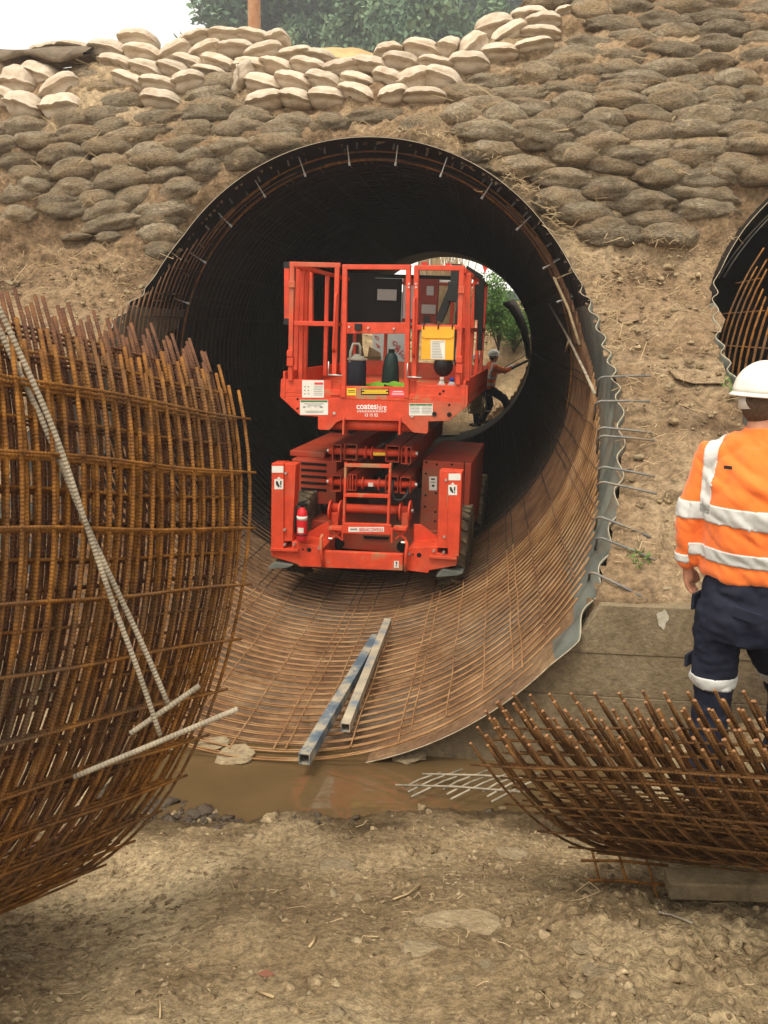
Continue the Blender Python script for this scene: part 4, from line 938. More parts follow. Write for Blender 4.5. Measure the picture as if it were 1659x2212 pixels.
s=sticker('sticker',P5,1112,376,1162,464,.597,'white'); lines(s,P5,[(1125,1148,388,10),(1122,1152,410,4),(1130,1146,428,14)],.5955,'black_ink')
for (x,y) in ((1095,285),(1162,300),(1257,300),(1092,358),(1090,495),(1086,568),(1155,482),(1152,602),(1150,660)): p=P5(x,y,.598); MB().tube([p,p+[0,.004,0]],.012,8).build('bolt_hole',M['hole'],cb)
a=P5(330,640,.55); b=P5(1180,900,.55)
lpart(MB().box(((a[0]+b[0])/2,1.6,(a[2]+b[2])/2),(b[0]-a[0],2.1,(a[2]-b[2])*.9)),'chassis','red_dusty_shaded',.01)
poly('gusset',P5,[(345,730),(470,660),(480,690),(480,840),(345,800)],.3,.02); poly('gusset',P5,[(1015,680),(1060,680),(1165,760),(1165,805),(1015,820)],.3,.02)
for (x0,x1) in ((482,566),(888,974)):
    mb=MB(); seg5(mb,x0,700,x1,704,.24,.03,.1); seg5(mb,x0+6,715,x1-6,775,.24,.02,.03); seg5(mb,x1-6,715,x0+6,775,.24,.02,.03); lpart(mb,'screw_bracket','hole' if False else 'red_mud',.003)
poly('dark_opening',P5,[(690,752),(860,760),(850,778),(700,772)],.53,.01,'hole')
for (x,y) in ((540,800),(940,822)): p=P5(x,y,.54); MB().tube([p,p+[0,.006,0]],.055,14).build('round_hole',M['hole'],LIFT)
# wheels (tyre + rim), front and rear
R90=np.array([[0,0,1],[0,1,0],[-1,0,0]],float)
zb=P5(1270,1092,.45)[2]
for (xw,yw) in ((-.83,.62),(.765,.55),(-.83,2.35),(.765,2.35)):
    z0=zb+.40
    w=thing('wheel',None,None); w.parent=LIFT; w.location=(xw,yw,z0)
    prof=[(.22,-.125),(.36,-.13),(.395,-.11),(.4,-.05),(.4,.05),(.395,.11),(.36,.13),(.22,.125)]
    mb=MB().lathe(prof,36,(0,0,0),R90)
    for k in range(22):
        a=2*math.pi*k/22
        for sgn in (-1,1):
            c=np.array([sgn*.065,math.cos(a+.07*sgn)*.405,math.sin(a+.07*sgn)*.405]); ta=np.array([0,-math.sin(a),math.cos(a)])
            mb.bar(c-ta*.02-[sgn*.06,0,0],c+ta*.05+[sgn*.06,0,0],.03,.03,up=(0,math.cos(a),math.sin(a)))
    mb.build('tyre',M['tyre'],w,True)
    MB().lathe([(.05,-.1),(.21,-.1),(.225,-.12),(.225,.12),(.21,.1),(.05,.1)],24,(0,0,0),R90).build('rim',M['red_mud'],w,True)
for (x0,x1,y0,y1) in ((85,245,920,965),(1155,1325,965,1015)):
    mb=MB(); p=[P5(x,y,-.02) for x,y in ((x0,y1),(x0+8,y1-18),(x0+40,y0+2),(x0+60,y0+5),(x1,y1-25),(x1-30,y1-10))]; mb.prism([(q[0],q[2]) for q in p][::-1],.16,(0,-.02,0)); lpart(mb,'tyre_scraper','galv',.003)
# ------------------------------------------------------------------ things on and in the lift
e0=mlw(P5(303,735,.0)); 
EXT=thing('fire_extinguisher','small red fire extinguisher strapped to the left corner post of the lift','fire extinguisher',tuple(mlw(P5(303,780,-.02)+[0,-.0,0])),LIFT.rotation_euler)
hh=(P5(303,575,-.02)-P5(303,780,-.02))[2]; r_=.049
MB().lathe([(r_*.9,0),(r_,.01),(r_,hh*.82),(r_*.85,hh*.92),(r_*.4,hh),(r_*.38,hh*1.05)],22).build('cylinder',M['ext_red'],EXT,True)
mb=MB(); mb.lathe([(.02,hh*1.03),(.022,hh*1.16)],12); mb.bar((-.01,0,hh*1.17),(.055,0,hh*1.24),.014,.022); mb.bar((-.015,0,hh*1.12),(.05,0,hh*1.1),.01,.018); mb.box((-.02,-.01,hh*1.13),(.03,.03,.03)); mb.build('valve_handle',M['hole'],EXT,True)
MB().lathe([(r_+.001,hh*.64),(r_+.001,hh*.76)],22).build('label_band',M['white'],EXT,True)
lb=MB()
for (x0,x1,z0,z1) in ((-.028,.03,.26,.42),): 
    n=8; V=[];F=[]
    for i in range(n+1):
        a=-math.pi/2+(x0+(x1-x0)*i/n)/r_
        for z in (z0,z1): V.append(((r_+.001)*math.cos(a),(r_+.001)*math.sin(a),hh*z))
    for i in range(n): F.append((2*i,2*i+2,2*i+3,2*i+1))
    lb.add(V,F)
lb.build('label_print',M['white'],EXT)
MB().tube([(-.02,-.01,hh*1.14),(-.06,-.01,hh*1.0),(-.065,0,hh*.5),(-.06,0,hh*.2)],.011,8).build('hose',M['black'],EXT,True)
MB().lathe([(r_+.003,hh*.16),(r_+.003,hh*.2)],20).build('strap',M['black'],EXT,True)
# document pouch
PO=thing('document_pouch','yellow vinyl document pouch hanging from the right gate rail of the lift','pouch',tuple(mlw(P6(1280,840,YF-.03))),LIFT.rotation_euler); p0=P6(1280,840,YF-.03)
def pp_(x,y): q=P6(x,y,YF-.03)-p0; return (q[0],q[2])
MB().prism([pp_(1150,590),(pp_(1410,590)),pp_(1400,838),pp_(1145,832)],.02,(0,0,0)).build('pouch_body',M['pouch'],PO,bevel=.006)
MB().prism([pp_(1152,572),pp_(1412,575),pp_(1405,650),pp_(1380,668),pp_(1175,665),pp_(1150,650)],.006,(0,-.008,0)).build('pouch_flap',M['pouch'],PO,bevel=.003)
pg=MB().prism([pp_(1222,680),pp_(1335,682),pp_(1335,830),pp_(1222,828)],.002,(0,-.003,0)).build('paper',M['white'],PO)
mb=MB()
for k in range(11):
    q0=pp_(1230,690+k*12.5);q1=pp_(1328-(k*37%40),690+k*12.5); mb.prism([q0,q1,(q1[0],q1[1]-.004),(q0[0],q0[1]-.004)],.001,(0,-.005,0))
mb.build('print',M['grey_ink'],pg)
for x in (1168,1282,1393): 
    q=pp_(x,582); MB().tube([(q[0],-.012,q[1]-.01),(q[0],-.02,q[1]+.02),(q[0],.02,q[1]+.035),(q[0],.035,q[1]+.01)],.006,6).build('tie',M['black'],PO,True)
# drink coolers, cloth, bottles on the deck
def on_deck(x,Y): return mlw(np.array([x,Y,zf-.045]))
def deck_x(x,y,Y): return P6(x,y,Y)[0]
k=1.0
Yc=.45; zc0=zf-.045
t=P6(640,830,Yc); C1=thing('drink_cooler','navy drink cooler with cream lid and upright handle on the lift deck','cooler',tuple(mlw(np.array([t[0],Yc,zc0]))),LIFT.rotation_euler); hb=max(.3,t[2]-zc0)
MB().lathe([(.088,0),(.094,.02),(.09,hb*.85),(.084,hb*.88)],22).build('body',M['cool_blue'],C1,True)
MB().lathe([(.09,hb*.87),(.094,hb*.9),(.06,hb*1.0),(.035,hb*1.02),(.035,hb*1.06)],22).build('lid',M['cool_lid'],C1,True)
MB().tube([(-.05,-.07,hb*.8),(-.05,-.05,hb+.04),(-.04,0,hb+.11),(.015,0,hb+.11),(.03,0,hb+.08),(.03,0,hb*.95)],.014,8).build('handle',M['cool_lid'],C1,True)
Yc=.9
t=P6(912,790,Yc); C2=thing('water_bottle','dark green water cooler bottle with a narrow neck on the lift deck','bottle',tuple(mlw(np.array([t[0],Yc,zc0]))),LIFT.rotation_euler); hb=max(.3,t[2]-zc0)
MB().lathe([(.085,0),(.09,.03),(.08,hb*.6),(.062,hb*.93),(.045,hb),(.025,hb+.02)],22).build('body',M['cool_green'],C2,True)
MB().lathe([(.03,hb+.015),(.032,hb+.05)],14).build('cap',M['hole'],C2,True)
t=P6(930,1000,.6); V=[];F=[]; n=26
rsx=np.linspace(-.36,.36,n); 
gx,gy=np.meshgrid(rsx,np.linspace(-.13,.13,n),indexing='ij'); gz=.035+.03*fbm(np.stack([gx.ravel()*9,gy.ravel()*9,gx.ravel()*0],1),3,4); rr=np.hypot(gx.ravel()/.36,gy.ravel()/.13); gz=np.where(rr>.95,.004,gz)
V=np.stack([gx.ravel(),gy.ravel(),gz],1); lc=grid_obj('work_vest',V,n,n,(rr+.12*fbm(V*6,2,8)<1.05),M['lime_cloth']); lc.location=mlw(np.array([t[0],.62,zc0])); lc.rotation_euler=LIFT.rotation_euler; tag(lc,'crumpled lime green work vest lying on the lift deck','vest')
for (x,y,Y,m,lab,m2) in ((1308,1015,.35,'white','small bottle with a white cap standing behind the right toe plate','white'),(1388,1005,.35,'cool_blue','small clear bottle with a blue cap standing behind the right toe plate','ply')):
    t=P6(x,y,Y); b=thing('drink_bottle',lab,'bottle',tuple(mlw(np.array([t[0],Y,zc0]))),LIFT.rotation_euler); h=max(.12,t[2]-zc0-.02)
    MB().lathe([(.035,0),(.037,h*.7),(.02,h*.95)],14).build('body',M[m2],b,True); MB().lathe([(.019,h*.95),(.02,h+.03)],12).build('cap',M['white'] if m=='white' else mat('blue_cap',[(.03,.06,.4)],.4),b,True)
t=P6(1322,880,1.9); tag(MB().ell(mlw(t),(.11,.1,.12)).build('black_bag',M['black'],None,True),'rounded black bag sitting on the lift deck below the pouch','bag')
# ------------------------------------------------------------------ people
def remesh(mb,voxel,smooth=3,name='body'):
    me=mb.mesh('tmp'); o=bpy.data.objects.new('tmp',me); COL.objects.link(o)
    r=o.modifiers.new('r','REMESH'); r.mode='VOXEL'; r.voxel_size=voxel
    if smooth: sm=o.modifiers.new('s','SMOOTH'); sm.iterations=smooth; sm.factor=.5
    dg=bpy.context.evaluated_depsgraph_get(); m2=bpy.data.meshes.new_from_object(o.evaluated_get(dg)); bpy.data.objects.remove(o); bpy.data.meshes.remove(me)
    m2.name=name; m2.polygons.foreach_set('use_smooth',[True]*len(m2.polygons)); return m2
def vco(me): v=np.zeros(len(me.vertices)*3); me.vertices.foreach_get('co',v); return v.reshape(-1,3)
def vno(me): v=np.zeros(len(me.vertices)*3); me.vertices.foreach_get('normal',v); return v.reshape(-1,3)
def loft(mb,secs,n=20):
    V=[];F=[]
    for (cx,cy,z,rx,ry) in secs:
        for k in range(n): a=2*math.pi*k/n; V.append((cx+rx*math.cos(a),cy+ry*math.sin(a),z))
    m=len(secs)
    for i in range(m-1):
        for k in range(n): F.append((i*n+k,i*n+(k+1)%n,(i+1)*n+(k+1)%n,(i+1)*n+k))
    F.append(tuple(range(n-1,-1,-1))); F.append(tuple((m-1)*n+k for k in range(n))); return mb.add(V,F)
def limb(mb,pts,rs,n=14):
    P=np.array(pts,float); t=np.linspace(0,1,len(P)); T=np.linspace(0,1,len(P)*5)
    Q=np.stack([np.interp(T,t,P[:,i]) for i in range(3)],1); R=np.interp(T,t,rs)
    for _ in range(3): Q[1:-1]=(Q[:-2]+Q[2:]+2*Q[1:-1])/4
    mb.tube(Q,R,n); mb.ell(Q[0],(R[0],)*3); mb.ell(Q[-1],(R[-1],)*3)
def hand(mb,w,d,side):
    # palm from the wrist along d; five fingers, slightly curled
    w=np.array(w,float); d=np.array(d,float); d/=np.linalg.norm(d); x=np.array([0,1.,0]); x=x-(x@d)*d; x/=np.linalg.norm(x); c=np.cross(d,x)*side
    limb(mb,[w,w+d*.05],[.024,.026]); 
    for k,(o,L) in enumerate(((.030,.072),(.011,.082),(-.009,.078),(-.027,.06))):
        a=w+d*.06+x*o; mb.tube([w+d*.02+x*o*.8,a,a+d*L*.4+c*.006],.011,8); limb(mb,[a+d*.02,a+d*L*.55+c*.008,a+d*L*.85+c*.026],[.0095,.0088,.0075],8)
    limb(mb,[w+d*.02+x*.022,w+d*.045+x*.05+c*.014,w+d*.08+x*.052+c*.024],[.013,.011,.009],8)
def copy_faces(me,sel,off,name,m,parent):
    V=vco(me);N=vno(me); sel=set(sel); idx={};nv=[];F=[]
    for i in sel:
        f=[]
        for v in me.polygons[i].vertices:
            if v not in idx: idx[v]=len(nv); nv.append(V[v]+N[v]*off)
            f.append(idx[v])
        F.append(tuple(f))
    if not F: return None
    o=MB().add(nv,F).build(name,m,parent,True); so=o.modifiers.new('t','SOLIDIFY'); so.thickness=off*.9; so.offset=-1; return o
def person(label,loc,yaw,J,top_z,head_yaw=0,voxel=.0075,bands=True,helmet=True,group=None,detail=True,shirt='orange'):
    root=thing('person',label,'worker',loc,(0,0,yaw),group)
    hip,sh=J['hip'],J['sh']; hz=J['head']
    body=MB()
    Hc=np.array(hz); Rh=np.array(Matrix.Rotation(head_yaw,3,'Z'))
    nb=(np.array(J['neck']))
    limb(body,[nb-[0,0,.06],nb,Hc+[0,-.015,-.07]],[.07,.06,.056])
    body.ell(Hc+Rh@np.array([0,-.005,.02]),(.076,.098,.108),24); body.ell(Hc+Rh@np.array([0,.035,-.055]),(.056,.064,.07),20)
    body.ell(Hc+Rh@np.array([0,.1,-.02]),(.014,.022,.026)); body.ell(Hc+Rh@np.array([0,.088,-.07]),(.024,.014,.009)); body.ell(Hc+Rh@np.array([0,.08,.015]),(.05,.02,.012))
    for s in(-1,1):
        body.ell(Hc+Rh@np.array([s*.079,-.012,-.012]),(.009,.02,.034),14); body.ell(Hc+Rh@np.array([s*.086,-.02,.0]),(.007,.014,.024),12)
    sp=np.array(J['spine'])
    limb(body,[np.array(hip[0])*.5+np.array(hip[1])*.5,sp,nb-[0,0,.06]],[.12,.12,.08])
    for a in J['arms']:
        P=[np.array(q,float) for q in a]; limb(body,[P[0],P[1],P[2]],[.05,.042,.027]); limb(body,[nb-[0,0,.1],P[0]],[.07,.05])
        hand(body,P[2],P[3]-P[2] if len(P)>3 else P[2]-P[1],1 if P[0][0]<0 else -1)
    for k,l in enumerate(J['legs']): limb(body,[hip[k],l[0],l[1]],[.08,.055,.04])
    MBm=remesh(body,voxel,2,'body'); MBm.materials.append(M['skin']); bo=bpy.data.objects.new('body',MBm); COL.objects.link(bo); bo.parent=root
    if detail:
        for s in(-1,1):
            e=MB().ell(Hc+Rh@np.array([s*.031,.083,.0]),(.012,.008,.008),10).build('eye',M['white'],root,True)
    # hair
    hm=MB(); hm.ell(Hc+Rh@np.array([0,-.016,.028]),(.083,.099,.112),24); me=remesh(hm,voxel*1.2,1,'hair'); V=vco(me); L=(V-Hc)@Rh
    keep=[p.index for p in me.polygons if (lambda c:(c[1]<.02+.5*max(c[2],0)) and c[2]>-.085+.1*max(c[1]+.06,0)+ (.06 if abs(c[0])>.07 and c[1]>-.035 else 0))((np.mean([L[v] for v in p.vertices],0)))]
    copy_faces(me,keep,.004,'hair',M['hair'],root)
    # shirt
    s=MB(); t=J['torso']; loft(s,t,24)
    for a in J['arms']:
        P=[np.array(q,float) for q in a]; tz=J.get('sleeve',.8); W=P[1]+(P[2]-P[1])*tz
        limb(s,[P[0],P[0]*.55+P[1]*.45,P[1],W],[.079,.07,.064,.055],18)
        limb(s,[np.array([P[0][0]*.35,P[0][1],P[0][2]+.06]),P[0]],[.075,.078],18)
    loft(s,[(nb[0],nb[1],nb[2]-.05,.098,.09),(nb[0],nb[1]+.004,nb[2]+.0,.078,.078),(nb[0],nb[1]+.008,nb[2]+.03,.07,.072)],20)
    sm=remesh(s,voxel*1.15,3,'shirt'); V=vco(sm);N=vno(sm)
    w=.017*np.abs(fbm(V*np.array([6,6,10])+np.stack([V[:,2]*3,V[:,0]*2,V[:,0]*5],1),3,5))+.011*np.abs(fbm(V*np.array([13,13,5])+V[:,2:]*2,2,7))
    V=V+N*(w-.009)[:,None]; sm.vertices.foreach_set('co',V.ravel()); sm.update(); sm.materials.append(M[shirt])
    so=bpy.data.objects.new('shirt',sm); COL.objects.link(so); so.parent=root
    if bands:
        cs=[(p.index,np.mean([V[v] for v in p.vertices],0)) for p in sm.polygons]
        sx=t[2][3]
        isarm=lambda c:abs(c[0]-sp[0]*0)>sx+.012
        for z0,z1 in J['bands']: copy_faces(sm,[i for i,c in cs if z0<c[2]+.02*c[0]<z1 and not isarm(c)],.004,'reflective_band',M['tape'],so)
        for z0,z1 in J.get('sbands',J['bands']):
            for sg in (-1,1): copy_faces(sm,[i for i,c in cs if z0<c[2]<z1 and isarm(c) and sg*c[0]>0],.004,'sleeve_band',M['tape'],so)
        zt=J['torso'][-3][2]
        for sg in(-1,1): copy_faces(sm,[i for i,c in cs if .125<sg*c[0]-.22*(zt-c[2])*0<.185 and c[2]>zt-.13],.004,'shoulder_band',M['tape'],so)
    # trousers
    p=MB(); loft(p,J['pants'],24)
    for k,l in enumerate(J['legs']):
        h=np.array(hip[k],float); limb(p,[h+[0,0,.02],h*.5+np.array(l[0])*.5,l[0],np.array(l[0])*.55+np.array(l[1])*.45,l[1]],[.112,.104,.09,.084,.078],18)
    pm=remesh(p,voxel*1.3,4,'trousers'); V=vco(pm);N=vno(pm)
    V=V+N*(.02*np.abs(fbm(V*np.array([7,7,11]),3,15))-.007)[:,None]; pm.vertices.foreach_set('co',V.ravel()); pm.update(); pm.materials.append(M['navy'])
    po=bpy.data.objects.new('trousers',pm); COL.objects.link(po); po.parent=root
    if bands:
        cs=[(q.index,np.mean([V[v] for v in q.vertices],0)) for q in pm.polygons]; z0,z1=J['legband']
        for sg in(-1,1): copy_faces(pm,[i for i,c in cs if z0<c[2]<z1 and sg*(c[0]-sp[0])>0],.004,'leg_band',M['tape'],po)
    for l in J['legs']:
        f=np.array(l[1],float); b=MB(); limb(b,[f+[0,0,.08],f+[0,-.01,-.02]],[.06,.058]); limb(b,[f+[0,-.03,-.035],f+[0,.17,-.045]],[.048,.042]); bm_=remesh(b,.012,1,'boot'); bm_.materials.append(M['boot']); bb=bpy.data.objects.new('boot',bm_); COL.objects.link(bb); bb.parent=root
    if helmet:
        hc=Hc+np.array([0,-.0,.048]); h=thing('hard_hat',None,None); h.parent=root; h.location=hc; h.rotation_euler=(math.radians(-4),0,head_yaw)
        V=[];F=[];n=40;m=12
        for i in range(m+1):
            tt=i/m; 
            for k in range(n):
                a=2*math.pi*k/n; q=math.cos(tt*math.pi/2)**.75; x=.118*q*math.cos(a); y=.146*q*math.sin(a); z=.132*math.sin(tt*math.pi/2)
                rid=.006*math.exp(-(x/.016)**2)*(z>.04); V.append((x,y,z+rid))
        for i in range(m):
            for k in range(n): F.append((i*n+k,i*n+(k+1)%n,(i+1)*n+(k+1)%n,(i+1)*n+k))
        d=MB().add(V,F).build('hat_dome',M['helmet'],h,True); q=d.modifiers.new('s','SOLIDIFY'); q.thickness=.004
        V=[];F=[]
        for k in range(n):
            a=2*math.pi*k/n; e=.014+.05*max(0,math.sin(a))**2; 
            V+=[(.116*math.cos(a),.144*math.sin(a),.002),((.118+e*.8)*math.cos(a),(.146+e)*math.sin(a),-.012-.012*max(0,math.sin(a)))]
        for k in range(n): F.append((2*k,2*k+1,2*((k+1)%n)+1,2*((k+1)%n)))
        d=MB().add(V,F).build('hat_brim',M['helmet'],h,True); q=d.modifiers.new('s','SOLIDIFY'); q.thickness=.006
        a=np.linspace(math.pi+.2,2*math.pi-.2,24); mb=MB(); V=[];F=[]
        for k,t_ in enumerate(a): V+=[(.088*math.cos(t_),.112*math.sin(t_)-.0,-.035-.035*abs(math.sin(t_))),(.09*math.cos(t_),.116*math.sin(t_),-.005)]
        for k in range(23): F.append((2*k,2*k+2,2*k+3,2*k+1))
        d=mb.add(V,F).build('headband',M['white'],h,True); q=d.modifiers.new('s','SOLIDIFY'); q.thickness=.004
    return root
JW=dict(head=(.0,.055,1.872),neck=(.0,.02,1.755),spine=(0,0,1.2),hip=((-.095,0,.93),(.095,.02,.93)),sh=None,
 arms=[((-.19,-.01,1.625),(-.245,-.07,1.36),(-.245,-.03,1.13),(-.24,-.01,1.03)),((.19,.0,1.625),(.245,-.06,1.37),(.24,.12,1.19),(.23,.22,1.17))],
 legs=[((-.10,.03,.53),(-.10,-.02,.10)),((.12,.36,.56),(.12,.42,.1))],
 torso=[(0,.01,1.125,.190,.132),(0,.01,1.15,.2,.142),(0,.0,1.28,.208,.148),(0,-.01,1.42,.213,.15),(0,-.01,1.54,.215,.142),(0,-.005,1.64,.17,.112),(0,0,1.70,.10,.085)],
 pants=[(0,.0,.84,.16,.125),(0,0,.95,.188,.14),(0,.01,1.06,.182,.132),(0,.01,1.16,.172,.12)],
 bands=[(1.372,1.452),(1.205,1.262)],sbands=[(1.372,1.452),(1.165,1.205)],legband=(.588,.648),sleeve=.78)
W1=person('worker in orange reflective shirt, navy trousers and white hard hat, back turned at right edge',(1.492,3.3,.60),math.radians(-44),JW,2.07,head_yaw=math.radians(-34)); W1.scale=(.92,.94,.95)
MB().box((-.05,-.160,1.625),(.034,.004,.014)).build('shirt_label',M['black_ink'],W1)
for (x,y,z,w) in ((.1,-.15,1.0,.13),(-.17,-.05,1.02,.09)): pass
# pocket flaps on the trousers
MB().box((.085,-.143,1.005),(.13,.012,.05),np.array(Matrix.Rotation(.12,3,'Y')),.004).build('pocket_flap',M['navy'],W1)
MB().box((-.19,-.03,.99),(.014,.10,.075),None,.004).build('pocket_flap',M['navy'],W1); MB().box((-.205,.0,.70),(.016,.13,.06),None,.004).build('pocket_flap',M['navy'],W1)
# the worker at the far mouth, knee raised, both arms reaching to the right wall with a bar
f=at_y(1054,917,22.4)
JF=dict(head=(0,.1,1.60),neck=(0,.06,1.47),spine=(0,0,1.05),hip=((-.09,-.02,.82),(.09,.02,.82)),sh=None,
 arms=[((-.19,.06,1.36),(-.18,.30,1.24),(-.10,.52,1.34),(-.08,.6,1.38)),((.19,.06,1.36),(.18,.34,1.28),(.1,.6,1.40),(.08,.68,1.44))],
 legs=[((-.12,.10,.46),(-.12,-.12,.09)),((.14,.36,.62),(.13,.5,.24))],
 torso=[(0,-.02,.86,.18,.14),(0,-.02,.92,.19,.15),(0,0,1.05,.2,.15),(0,.03,1.18,.205,.15),(0,.05,1.28,.205,.14),(0,.055,1.37,.165,.11),(0,.06,1.43,.095,.085)],
 pants=[(0,-.02,.72,.16,.13),(0,-.02,.8,.18,.14),(0,-.02,.88,.175,.135),(0,-.02,.94,.165,.12)],
 bands=[(1.1,1.16),(.95,1.0)],legband=(.3,.35),sleeve=.7)
W2=person('small distant worker in orange and white hard hat, arms stretched to the pipe wall',tuple(f),math.radians(-72),JF,1.9,voxel=.016,detail=False)
A=at_y(1088,806,22.4);B=at_y(1141,778,22.4); tag(MB().tube([A,(A+B)/2+ZU*.01,B],.035,8).build('held_bar',M['bark'],None,True),'thick dark bar held against the far wall by the distant worker','bar')
A=at_y(1086,796,22.3);B=at_y(1142,764,22.3); tag(MB().tube([A,(A+B)/2+ZU*.01,B],.012,6).build('thin_rod',M['black'],None,True),'thin dark rod slanting up in front of the distant worker','rod')
g=at_y(1033,915,21.2)
JS={**JW,'legs':[((-.10,.02,.53),(-.10,-.02,.10)),((.10,.04,.53),(.11,.0,.1))]}
W3=person('distant worker in orange and white hard hat, mostly hidden behind the lift platform rails',tuple(at_y(1031,922,22.7)),math.radians(100),JS,2.0,voxel=.018,detail=False)
W3.scale=(.97,.97,.97); W2.scale=(1.12,1.12,1.12)
# ------------------------------------------------------------------ beyond the far mouth
def far_bank():
    xs=np.linspace(-16,26,120); ys=np.concatenate([np.linspace(21.3,40,120),np.linspace(40.5,60,20)]); X,Y=np.meshgrid(xs,ys,indexing='ij'); X=X.ravel();Y=Y.ravel(); P=np.stack([X,Y,X*0],1)
    s_,XX,_=to_pf(P); h=2.9+.35*np.clip(XX,-3,4)
    Z=.05+h*sstep(22.6,31,Y+.4*fbm(P*.3,2,4))+.25*fbm(P*.5,3,51)*sstep(22,25,Y)+.10*fbm(P*2.1,4,53)*sstep(21.5,23,Y)+.5*sstep(2.2,4.5,np.abs(XX))
    tag(grid_obj('far_bank',np.stack([X,Y,Z],1),120,140,None,M['hill']),kind='structure')
far_bank()
def ridge():
    xs=np.linspace(-80,120,160); ys=np.linspace(75,120,24); X,Y=np.meshgrid(xs,ys,indexing='ij'); X=X.ravel();Y=Y.ravel()
    Z=-1+(9+1.5*vnoise(np.stack([X*.06,X*0,X*0],1),3)+.8*fbm(np.stack([X*.5,Y*.5,X*0],1),3,5))*sstep(72,100,Y)
    tag(grid_obj('hills',np.stack([X,Y,Z],1),160,24,None,mat('wooded_ridge',[(.03,.045,.03),(.06,.08,.05),(.1,.11,.07)],.95,0,.6,8,.6,2,obj=False)),kind='structure')
ridge()
def leaves(cent,n,size,seed,jit=.9,aspect=.5):
    rs=np.random.RandomState(seed); k=len(cent); c=np.repeat(np.array(cent),n,0)+rs.normal(0,jit,(k*n,3))
    a=rs.normal(0,1,(k*n,3)); a/=np.linalg.norm(a,axis=1)[:,None]; b=rs.normal(0,1,(k*n,3)); b-=(b*a).sum(1)[:,None]*a; b/=np.linalg.norm(b,axis=1)[:,None]
    s=size*rs.uniform(.6,1.3,(k*n,1)); V=np.stack([c-a*s,c+b*s*aspect,c+a*s,c-b*s*aspect],1).reshape(-1,3)
    return V,[(4*i,4*i+1,4*i+2,4*i+3) for i in range(k*n)]
def tree(name,lab,x,y,base,h,rx,rz,nl,size,m,seed,group=None,trunk=.5):
    k_=2.2; x*=k_;y*=k_;h=2.67+.4+(h-2.67)*k_;rx*=k_;rz*=k_;size*=1.75;nl=int(nl*1.25)
    root=thing(name,lab,'tree',(x,y,base),group=group); rs=np.random.RandomState(seed)
    t=MB(); t.tube([(0,0,-.3),(.1,0,h*.3),(-.05,.1,h*.6),(.05,0,h*.85)],[trunk,trunk*.8,trunk*.5,trunk*.2],8)
    lobes=[]
    for i in range(30):
        a=rs.uniform(0,2*math.pi); u=rs.uniform(-1,1); q=math.sqrt(1-u*u); r=rs.uniform(.45,1)
        lobes.append((rx*q*math.cos(a)*r,rx*q*math.sin(a)*r,h-rz+rz*u*r))
    for l in lobes[:9]: t.tube([(0,0,h*.5),(l[0]*.5,l[1]*.5,(h*.5+l[2])/2+.3),l],[trunk*.35,trunk*.22,.03],6)
    t.build('trunk',M['bark'],root,True)
    cl=[]
    for l in lobes:
        for i in range(nl):
            d=rs.normal(0,1,3); d/=np.linalg.norm(d); cl.append(np.array(l)+d*rx*.29*rs.uniform(.5,1)*np.array([1,1,.75]))
    V,F=leaves(cl,16,size,seed+1,rx*.075); MB().add(V,F).build('crown',m,root); return root
TG='tree line behind the bank'
tree('leafy_tree','bluish leafy tree at the left end of the tree line, beside the timber pole',-4.0,31,-.4,16.0,2.5,3.6,26,.17,M['leaf'],1,TG)
tree('leafy_tree','pale green leafy tree just right of the timber pole',-1.2,29,-.4,15.2,2.3,3.4,26,.16,M['leaf'],2,TG)
tree('leafy_tree','brightest leafy tree, above the dip in the sandbag crest',1.2,27,-.4,13.6,2.2,3.0,26,.15,M['leaf'],3,TG)
tree('leafy_tree','dark tall tree behind the others, over the sand ridge',2.2,38,-.4,19.5,4.2,5.0,30,.22,M['leaf2'],4,TG)
tree('leafy_tree','dark tree at the right end of the tree line above the clean bags',5.6,34,-.4,17.5,2.6,4.0,28,.2,M['leaf2'],5,TG)
tree('leafy_tree','deep green tree far behind the timber pole',-1.8,40,-.4,20,3.6,5.0,28,.22,M['leaf2'],6,TG)
# shrub and straw on the far bank
def shrub(name,lab,x,y,z,r,h,m,seed,n=60):
    root=thing(name,lab,'shrub',(x,y,z)); rs=np.random.RandomState(seed); t=MB(); cl=[]
    for i in range(12):
        a=rs.uniform(0,6.28); d=rs.uniform(.2,1)*r; tip=np.array([d*math.cos(a),d*math.sin(a),h*rs.uniform(.6,1)]); t.tube([(0,0,0),tip*.5+[0,0,.1],tip],[.025,.015,.006],5)
        for k in range(5): cl.append(tip*rs.uniform(.45,1.05)+rs.normal(0,.1,3))
    t.build('stem',M['bark'],root); V,F=leaves(cl,n,.06,seed,.16,.35); MB().add(V,F).build('foliage',m,root); return root
p=at_y(1078,735,25); shrub('shrub','loose green shrub on the far bank seen through the culvert',p[0],p[1],p[2]-.3,.85,2.0,M['shrub'],3,70)
p=at_y(1110,740,26.5); shrub('shrub','smaller olive shrub at the right rim of the far culvert mouth',p[0],p[1],p[2]-.3,.8,1.7,M['shrub'],5,60)
p=at_y(845,745,24.5); shrub('shrub','leafy green weed behind the white board beyond the culvert',p[0],p[1],p[2]-.2,.4,.7,M['shrub'],7,40)
def straw_clump(lab,x,y,z,r,h,n,seed,r0=.012):
    rs=np.random.RandomState(seed); mb=MB()
    for i in range(n):
        a=rs.uniform(0,6.28); d=rs.uniform(0,1)*r; q=np.array([x+d*math.cos(a),y+d*math.sin(a)*.6,z]); tp=q+np.array([rs.normal(0,.12)*h,rs.normal(0,.12)*h,h*rs.uniform(.6,1.05)]); mb.tube([q,(q+tp)/2+rs.normal(0,.03,3),tp],[r0,r0*.8,r0*.4],3,cap=False)
    return mb
